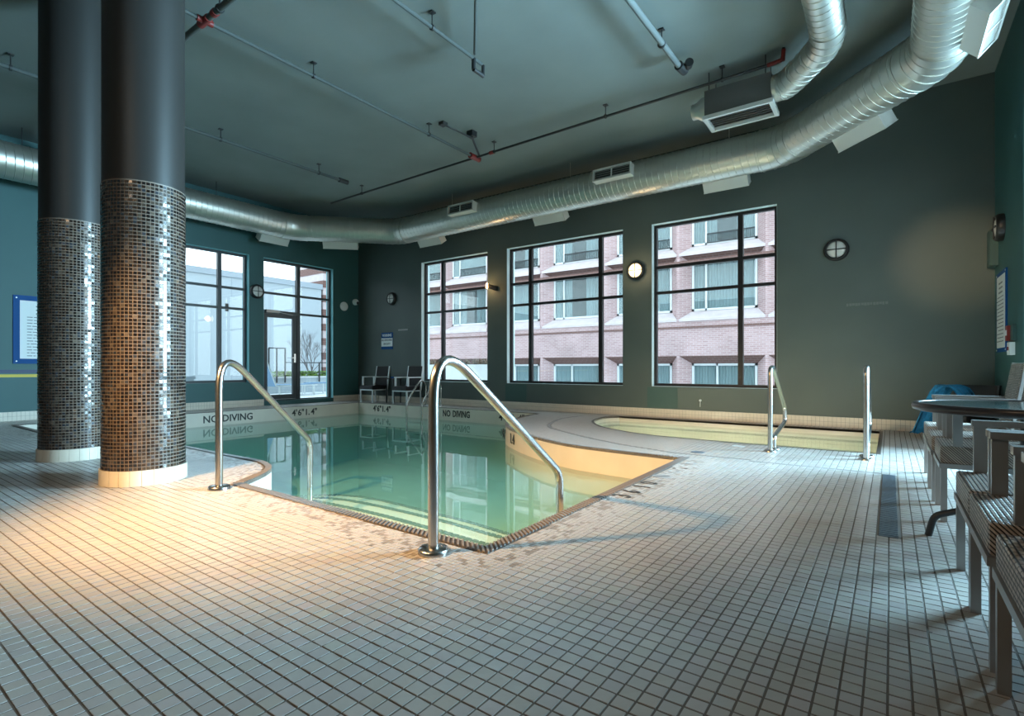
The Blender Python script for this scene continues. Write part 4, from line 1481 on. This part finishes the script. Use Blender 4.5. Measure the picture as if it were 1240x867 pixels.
def chair_proto(wick, al, label, group):
    root = bpy.data.objects.new('wicker_armchair', None)
    COL.objects.link(root)
    root['label'] = label
    root['category'] = 'chair'
    root['group'] = group
    def part(name, mb, m): return link(name, mb.mesh(name, m), root)
    part('seat', rbox(MB(), (0, 0, 0.39), (0.235, 0.245, 0.052), 0.014), wick)
    tilt = Matrix.Rotation(math.radians(-9), 4, 'X')
    part('backrest', rbox(MB(), (0, 0.285, 0.69), (0.232, 0.022, 0.245), 0.012, tilt), wick)
    for x in (-0.232, 0.232):
        part('leg', MB().obox((x, -0.228, 0.168), ((1, 0, 0), (0, 1, 0), (0, 0, 1)), (0.014, 0.015, 0.168)), al)
        part('leg', MB().bar((x, 0.232, 0.336), (x, 0.262, 0.0), 0.028, 0.030), al)
    fr = MB()
    fr.box((-0.246, -0.25, 0.312), (0.246, -0.222, 0.340)).box((-0.246, 0.222, 0.312), (0.246, 0.25, 0.340))
    fr.box((-0.246, -0.222, 0.312), (-0.218, 0.222, 0.340)).box((0.218, -0.222, 0.312), (0.246, 0.222, 0.340))
    part('seat_frame', fr, al)
    for x in (-0.216, 0.216):
        a = MB()
        a.obox((x, -0.165, 0.50), ((1, 0, 0), (0, 1, 0), (0, 0, 1)), (0.013, 0.022, 0.16))
        a.obox((x, 0.045, 0.657), ((1, 0, 0), (0, 1, 0), (0, 0, 1)), (0.024, 0.237, 0.013))
        part('arm', a, al)
    for x in (-0.246, 0.246):
        part('back_post', MB().bar((x, 0.232, 0.33), (x, 0.325, 0.935), 0.026, 0.034), al)
    return root


def copy_tree(o, **props):
    c_ = o.copy()
    COL.objects.link(c_)
    for ch in o.children:
        d = ch.copy()
        COL.objects.link(d)
        d.parent = c_
    for k_, v_ in props.items():
        c_[k_] = v_
    return c_


gr_ = 'wicker armchairs along the right wall'
spots = [(0.482, 1.735, 'nearest wicker armchair with tan woven seat, cut off by the picture edge'),
         (0.482, 2.325, 'second wicker armchair from the viewer in the row on the right'),
         (0.482, 2.825, 'third wicker armchair in the row, just before the round table'),
         (0.482, 4.19, 'wicker armchair tucked in right behind the round table'),
         (0.470, 4.755, 'second wicker armchair beyond the round table'),
         (0.478, 5.46, 'farthest wicker armchair of the row, its tall brown back showing over the table')]
proto = None
for x, y, lb in spots:
    if proto is None:
        proto = chair_proto(M['wicker'], M['alu'], lb, gr_)
        o = proto
    else:
        o = copy_tree(proto, label=lb)
    o.location = (x, y, 0)
    o.rotation_euler = (0, 0, math.radians(-90))
g2 = 'dark armchairs against the end wall'
p2 = chair_proto(M['wicker_dark'], M['alu_light'], 'dark armchair with pale metal arms nearest the far corner, below the warning sign', g2)
p2.location = (-10.90, 8.92, 0)
p2.rotation_euler = (0, 0, math.radians(0))
c2 = copy_tree(p2, label='dark armchair with pale metal arms left of the narrow window')
c2.location = (-9.66, 8.92, 0)
c2.rotation_euler = (0, 0, math.radians(2))
c3 = copy_tree(p2, label='low dark armchair in the right corner with a blue towel on it')
for ch in c3.children:
    if ch.name.split('.')[0] not in ('seat', 'backrest'):
        ch.material_slots[0].link = 'OBJECT'
        ch.material_slots[0].material = M['black']
c3.scale = (0.95, 0.95, 0.73)
c3.location = (0.70, 8.50, 0)
c3.rotation_euler = (0, 0, math.radians(-38))
# dark side table between the far chairs
stb = thing('side_table', 'small dark square side table between the two far armchairs', 'table', (-10.44, 8.95, 0))
MB().box((-10.42, 8.90, 0.60), (-10.14, 9.2, 0.625)).build('tabletop', M['table_rim'], stb)
for x in (-10.40, -10.16):
    for y in (8.92, 9.17):
        MB().bar((x, y, 0), (x, y, 0.60), 0.025, 0.025).build('leg', M['black'], stb)
ash = MB().lathe([(0.05, 0.625), (0.06, 0.665), (0.052, 0.665), (0.045, 0.635)], (-10.28, 9.02, 0), 20).build('small_bowl', M['blue_board'])
tag(ash, 'little blue bowl on the side table between the far armchairs', 'bowl')
# towel hanging over the corner chair
tw = MB()
prof = [(0.14, -0.12), (0.08, -0.03), (0.0, 0.0), (-0.06, 0.0), (-0.11, -0.08), (-0.16, -0.20), (-0.21, -0.34), (-0.26, -0.48), (-0.30, -0.585), (-0.33, -0.60)]
n_ = 9
vs = []
for i, (s, z) in enumerate(prof):
    for j in range(n_):
        t = j / (n_ - 1) - 0.5
        w = 0.20 + 0.06 * i / 9
        fold = 0.022 * math.sin(j * 1.9 + i * 0.5)
        vs.append((0.60 + s * 0.95 + 0.81 * t * w - 0.5 * fold, 8.24 - s * 0.25 + 0.586 * t * w + 0.8 * fold, 0.685 + z + 0.012 * math.sin(j * 1.7)))
fs = [(i * n_ + j, i * n_ + j + 1, (i + 1) * n_ + j + 1, (i + 1) * n_ + j) for i in range(9) for j in range(n_ - 1)]
nv = len(vs)
vs2 = [(a + 0.012, b, c_ - 0.006) for a, b, c_ in vs]
fs2 = [tuple(k_ + nv for k_ in f_[::-1]) for f_ in fs]
rim = [j for j in range(n_)] + [i * n_ + n_ - 1 for i in range(1, 10)] + [9 * n_ + j for j in range(n_ - 2, -1, -1)] + [i * n_ for i in range(8, 0, -1)]
fs3 = [(rim[k_], rim[(k_ + 1) % len(rim)], rim[(k_ + 1) % len(rim)] + nv, rim[k_] + nv) for k_ in range(len(rim))]
tw.add(vs + vs2, fs + fs2 + fs3, 0, True)
tag(tw.build('towel', M['towel']), 'bright blue towel draped over the corner armchair, hanging to the floor', 'towel')

# round table
tx, ty = 0.56, 3.60
tbl = thing('round_table', 'round glass-topped table with dark rim among the wicker armchairs', 'table', (tx, ty, 0))
MB().lathe([(0.44, 0.672), (0.462, 0.680), (0.468, 0.697), (0.462, 0.713), (0.44, 0.716), (0.432, 0.712), (0.432, 0.690)], (tx, ty, 0), 56).build('rim', M['table_rim'], tbl)
MB().lathe([(0.434, 0.700), (0.434, 0.712)], (tx, ty, 0), 56).build('tabletop', M['table_glass'], tbl)
MB().tube([(tx, ty, 0.16), (tx, ty, 0.69)], 0.035, 16).build('post', M['black'], tbl)
for k_ in range(4):
    an = PI + 0.05 + k_ * PI / 2
    d = Vector((math.cos(an), math.sin(an), 0))
    b = Vector((tx, ty, 0))
    path = fillet([b + Vector((0, 0, 0.22)) + d * 0.02, b + d * 0.22 + Vector((0, 0, 0.17)), b + d * 0.37 + Vector((0, 0, 0.11)), b + d * 0.395 + Vector((0, 0, 0.0))], [0.1, 0.06], 5)
    MB().tube(path, 0.017, 12).build('leg', M['black'], tbl)

# ---------------------------------------------------------------- outside: brick building across the street
FY = 21.0
bd = thing('brick_building', 'pink brick apartment block across the street with splayed white window surrounds', 'building', (-10, FY, -2))
XS = [-3.25 - 3.27 * k_ for k_ in range(-2, 10)]
ROWS = [(-1.0, 1.06, False), (3.18, 5.12, False), (5.80, 7.75, True), (8.42, 10.37, True)]
WW = 2.45
holes = []
wallm = MB()
zs = [-3.0]
E_ = 0.42
for (z0, z1, bal) in ROWS:
    zs += [z0 - 0.36, z1 + 0.34]
ZTOP = 13.0
xa, xb = XS[-1] - 1.2, XS[0] + WW + 1.2
# horizontal bands of brick between rows and piers between the windows
prev = -3.0
for (z0, z1, bal) in ROWS:
    lo, hi = z0 - 0.34, z1 + 0.30
    if lo > prev:
        wallm.quad((xa, FY, prev), (xb, FY, prev), (xb, FY, lo), (xa, FY, lo))
    c_ = xa
    for x in XS[::-1]:
        wallm.quad((c_, FY, lo), (x - E_ + 0.06, FY, lo), (x - E_ + 0.06, FY, hi), (c_, FY, hi))
        c_ = x + WW + E_ - 0.06
    wallm.quad((c_, FY, lo), (xb, FY, lo), (xb, FY, hi), (c_, FY, hi))
    prev = hi
wallm.quad((xa, FY, prev), (xb, FY, prev), (xb, FY, ZTOP), (xa, FY, ZTOP))
wallm.box((xa, FY + 0.62, -3), (xb, FY + 5, ZTOP))
wallm.build('brick_wall', M['brick'], bd)
rw = random.Random(11)
GW = E_ - 0.06
IN = FY + 0.5
for ri, (z0, z1, bal) in enumerate(ROWS):
    lo, hi = z0 - 0.34, z1 + 0.30
    for x in XS:
        x1 = x + WW
        if x < -21.5 or x > 0.5 or ri == 3 and (x < -9):
            pass
        s = MB()
        s.quad((x - GW, FY - 0.03, lo), (x1 + GW, FY - 0.03, lo), (x1, IN, z0), (x, IN, z0))
        s.quad((x - GW, FY - 0.03, lo - 0.10), (x1 + GW, FY - 0.03, lo - 0.10), (x1 + GW, FY - 0.03, lo), (x - GW, FY - 0.03, lo))
        s.quad((x - GW, FY, lo - 0.10), (x - GW, FY - 0.03, lo - 0.10), (x - GW, FY - 0.03, lo), (x - GW, FY, lo))
        s.build('sill', M['precast'], bd)
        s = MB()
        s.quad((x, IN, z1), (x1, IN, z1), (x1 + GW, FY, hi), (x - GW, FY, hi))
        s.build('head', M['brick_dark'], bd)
        s = MB()
        s.quad((x - GW, FY, lo), (x, IN, z0), (x, IN, z1), (x - GW, FY, hi))
        s.quad((x1, IN, z0), (x1 + GW, FY, lo), (x1 + GW, FY, hi), (x1, IN, z1))
        s.build('jamb', M['brick'], bd)
        # window: frame > panes, curtain
        f = MB()
        t = 0.085
        a, b = IN - 0.03, IN + 0.05
        f.box((x, a, z0), (x + t, b, z1)).box((x1 - t, a, z0), (x1, b, z1)).box((x, a, z0), (x1, b, z0 + t)).box((x, a, z1 - t), (x1, b, z1))
        mxs = [0.52] if ri else [0.95]
        for m__ in mxs:
            f.box((x + m__, a, z0), (x + m__ + t * 0.8, b, z1))
        w = f.build('window', M['white_frame'], bd)
        ed = [x + t] + [x + m__ for m__ in mxs] + [x1 - t]
        for i in range(len(ed) - 1):
            MB().box((ed[i], IN + 0.02, z0 + t), (ed[i + 1], IN + 0.025, z1 - t)).build('pane', M['glass'], w)
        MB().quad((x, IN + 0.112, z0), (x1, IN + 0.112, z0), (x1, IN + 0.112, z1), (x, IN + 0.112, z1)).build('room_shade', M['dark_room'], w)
        cu = MB()
        def drape(ca, cb__):
            k2 = max(4, int((cb__ - ca) / 0.055))
            vs_ = []
            for i in range(k2 + 1):
                xx = ca + (cb__ - ca) * i / k2
                yy = IN + 0.075 + (0.022 if i % 2 else -0.022)
                vs_ += [(xx, yy, z0 + 0.03), (xx, yy, z1 - 0.03)]
            cu.add(vs_, [(2 * i, 2 * i + 2, 2 * i + 3, 2 * i + 1) for i in range(k2)])
        mode = rw.random()
        if ri == 0:
            drape(x + 0.08, x1 - 0.08)
        elif mode < 0.35:
            drape(x + 0.1, x + 0.5)
            drape(x + 0.65 + 0.9 * rw.random(), x1 - 0.08)
        elif mode < 0.75:
            drape(x + 0.1, x + 0.95)
            drape(x1 - 0.75, x1 - 0.08)
        else:
            drape(x + 0.1, x1 - 0.1)
        cu.build('curtain', M['curtain'], w)
        if bal and ri == 2:
            r_ = MB()
            for i in range(24):
                xx = x + 0.62 + (WW - 0.72) * i / 23
                r_.box((xx - .008, IN - 0.06, z0 + .05), (xx + .008, IN - 0.045, z0 + 0.42))
            r_.box((x + .6, IN - 0.065, z0 + 0.40), (x1 - .08, IN - 0.04, z0 + 0.44)).box((x + .6, IN - 0.065, z0 + 0.05), (x1 - .08, IN - 0.04, z0 + 0.08))
            r_.build('guard_rail', M['balcony'], w)
# strings of darker brick below the sills
st = MB()
for (z0, z1, bal) in ROWS[1:]:
    st.box((xa, FY - 0.03, z0 - 0.72), (xb, FY + .05, z0 - 0.64))
st.build('string_course', M['brick_dark'], bd)

gw = thing('garden_wall', 'low white wall with dry plants outside the narrow window', 'wall', (-12, 13, -2))
MB().box((-16.0, 13.0, -2.0), (-9.6, 13.3, 1.0)).build('wall', M['terrace'], gw)
dpm = MB()
for i in range(420):
    x = -16 + 6.4 * random.random()
    h = 0.08 + 0.16 * random.random()
    a = random.random() * 6.28
    dpm.add([(x, 13.15 + .1 * math.cos(a), 1.0), (x + .05 * math.cos(a), 13.1, 1.0), (x + .12 * random.uniform(-1, 1), 13.1 + .1 * random.uniform(-1, 1), 1.0 + h)], [(0, 1, 2)])
dpm.build('dry_plants', M['dry'], gw, kind='stuff')
gnd = MB().box((-60, 9.6, -2.2), (40, 45, -2.0)).box((1.5, -30, -2.2), (40, 9.6, -2.0)).build('street', M['street'])
gnd['kind'] = 'structure'

# ---------------------------------------------------------------- outside: terrace on the left
tr = MB().box((-22, -12, -0.3), (XL - 0.31, 12.7, 0.08)).build('terrace', M['terrace'])
tr['kind'] = 'structure'
nbg = thing('neighbour_building', 'big plain pale grey-blue building wall beyond the terrace', 'building', (-21, 5, 0))
MB().box((-24, -14, -1), (-21, 14.2, 4.45)).build('wall', M['stucco'], nbg)
MB().box((-24.1, -14, 4.45), (-20.95, 14.25, 4.68)).build('parapet_cap', M['stucco_cap'], nbg)
for y in (6.1, 10.2):
    MB().box((-21.01, y - .012, 0.1), (-20.995, y + .012, 4.45)).build('wall_joint', M['stucco_cap'], nbg)
MB().box((-21.05, 9.95, 3.1), (-21.0, 10.08, 3.4)).build('vent_box', M['stucco_cap'], nbg)
bk = thing('brick_pier', 'tall brick corner with pale quoins at the right of the glazed door view', 'building', (-21, 14.9, 0))
MB().box((-23, 14.3, -1), (-21.0, 15.6, 6.5)).build('wall', M['precast'], bk)
for i in range(9):
    MB().box((-23, 14.28, 0.6 + i * 0.66), (-20.97, 15.0, 0.92 + i * 0.66)).build('brick_band', M['brick_dark'], bk)
pw = thing('parapet', 'low pale terrace wall topped by hedge and railing', 'wall', (-15.7, 9, 0))
MB().box((-15.95, 8.3, 0.08), (-15.6, 12.4, 0.58)).build('wall', M['stucco'], pw)
MB().box((-15.98, 8.28, 0.56), (-15.57, 12.42, 0.61)).build('coping', M['terrace'], pw)
hd = MB()
for i in range(1600):
    y = 9.0 + 3.35 * random.random()
    x = -15.8 + random.uniform(-.14, .14)
    z = 0.6 + random.random() * 0.17
    a, b = random.random() * 6.28, random.random() * 6.28
    s_ = 0.035
    d1 = Vector((math.cos(a), math.sin(a), math.sin(b))) * s_
    d2 = Vector((-math.sin(a), math.cos(a), math.cos(b))) * s_ * 0.6
    p = Vector((x, y, z))
    hd.add([p - d1, p + d2, p + d1, p - d2], [(0, 1, 2, 3)])
tag(hd.build('hedge', M['hedge'], None, kind='stuff'), 'low yellow-green hedge along the top of the terrace parapet', 'hedge')
rl = thing('terrace_railing', 'black metal railing with a taller gate frame outside the glazed door', 'railing', (-15.5, 9.5, 0.5))
XQ = -15.52
for y, z1 in ((8.66, 1.50), (8.92, 1.52), (9.20, 1.52), (10.42, 1.08), (11.9, 1.08)):
    MB().bar((XQ, y, 0.42), (XQ, y, z1), 0.035, 0.035).build('post', M['balcony'], rl)
MB().bar((XQ, 8.66, 1.505), (XQ, 9.20, 1.505), 0.035, 0.035).build('top_rail', M['balcony'], rl)
MB().bar((XQ, 9.20, 1.06), (XQ, 11.9, 1.06), 0.035, 0.03).build('top_rail', M['balcony'], rl)
MB().bar((XQ, 9.20, 0.72), (XQ, 11.9, 0.72), 0.02, 0.02).build('lower_rail', M['balcony'], rl)


def lounger(x, y, label):
    root = thing('sun_lounger', label, 'sun lounger', (x, y, 0.08), 'blue loungers on the terrace')
    bkm = MB().obox((x, y + 0.18, 0.72), ((1, 0, 0), (0, 0.35, -0.94), (0, 0.94, 0.35)), (0.30, 0.38, 0.012))
    bkm.build('back_sling', M['sling'], root)
    MB().box((x - .30, y + 0.32, 0.385), (x + .30, y + 1.55, 0.405)).build('seat_sling', M['sling'], root)
    f_ = MB()
    for s in (-.31, .31):
        f_.bar((x + s, y + .30, 0.38), (x + s, y + 1.6, 0.38), .03, .03).bar((x + s, y + .30, 0.38), (x + s, y + .02, 1.1), .03, .03)
    f_.build('frame', M['alu_light'], root)
    for s in (-.31, .31):
        for yy in (0.4, 1.5):
            MB().bar((x + s, y + yy, 0.08), (x + s, y + yy, 0.38), .03, .03).build('leg', M['alu_light'], root)


lounger(-14.3, 7.72, 'blue sun lounger seen through the glass of the door')
lounger(-15.3, 5.55, 'blue sun lounger seen through the left window behind the planter')
pl = thing('planter', 'long pale planter box with a green bush outside the left window', 'planter', (-14.6, 5.4, 0.08))
MB().box((-14.9, 4.2, 0.08), (-14.4, 6.05, 0.62)).build('box', M['stucco'], pl)
MB().box((-14.93, 4.17, 0.60), (-14.37, 6.08, 0.68)).build('rim', M['stucco_cap'], pl)
bs = MB()
for i in range(700):
    a, b = random.random() * 6.28, random.random() * PI / 2
    r_ = 0.9 + 0.1 * random.random()
    p = Vector((-14.65 + .2 * math.cos(a) * math.cos(b) * r_, 5.15 + .42 * math.sin(a) * math.cos(b) * r_, 0.68 + .17 * math.sin(b) * r_))
    c1 = random.random() * 6.28
    d1 = Vector((math.cos(c1), math.sin(c1), .4)) * .035
    d2 = Vector((-math.sin(c1), math.cos(c1), .3)) * .02
    bs.add([p - d1, p + d2, p + d1, p - d2], [(0, 1, 2, 3)])
bs.build('foliage', M['hedge'], pl, kind='stuff')
lt = thing('low_table', 'low white table outside right of the glazed door handle', 'table', (-14.6, 9.80, 0.08))
MB().box((-14.9, 9.45, 0.40), (-14.4, 10.15, 0.43)).build('tabletop', M['sling'], lt)
for x in (-14.88, -14.42):
    for y in (9.47, 10.13):
        MB().bar((x, y, 0.08), (x, y, 0.40), .03, .03).build('leg', M['alu_light'], lt)
tree = thing('bare_tree', 'small bare tree beyond the terrace railing', 'tree', (-17.0, 11.0, 0.08))
trm = MB()
rt = random.Random(5)


def branch(p, d, L, r, depth):
    q_ = p + d * L
    trm.tube([p, (p + q_) / 2 + Vector((rt.uniform(-.03, .03), rt.uniform(-.03, .03), 0)), q_], [r, r * .8, r * .6], 5, cap=False)
    if depth == 0:
        return
    for i in range(3):
        nd = (d + Vector((rt.uniform(-.6, .6), rt.uniform(-.6, .6), rt.uniform(-.1, .5)))).normalized()
        branch(p + d * L * rt.uniform(.55, 1), nd, L * rt.uniform(.6, .8), r * .6, depth - 1)


for k_ in range(3):
    branch(Vector((-17, 11.0 + .12 * k_, 0.08)), Vector((rt.uniform(-.2, .2), rt.uniform(-.25, .25), 1)).normalized(), 0.85, 0.02, 4)
trm.build('branches', M['bark'], tree)
print('objects', len(bpy.data.objects))
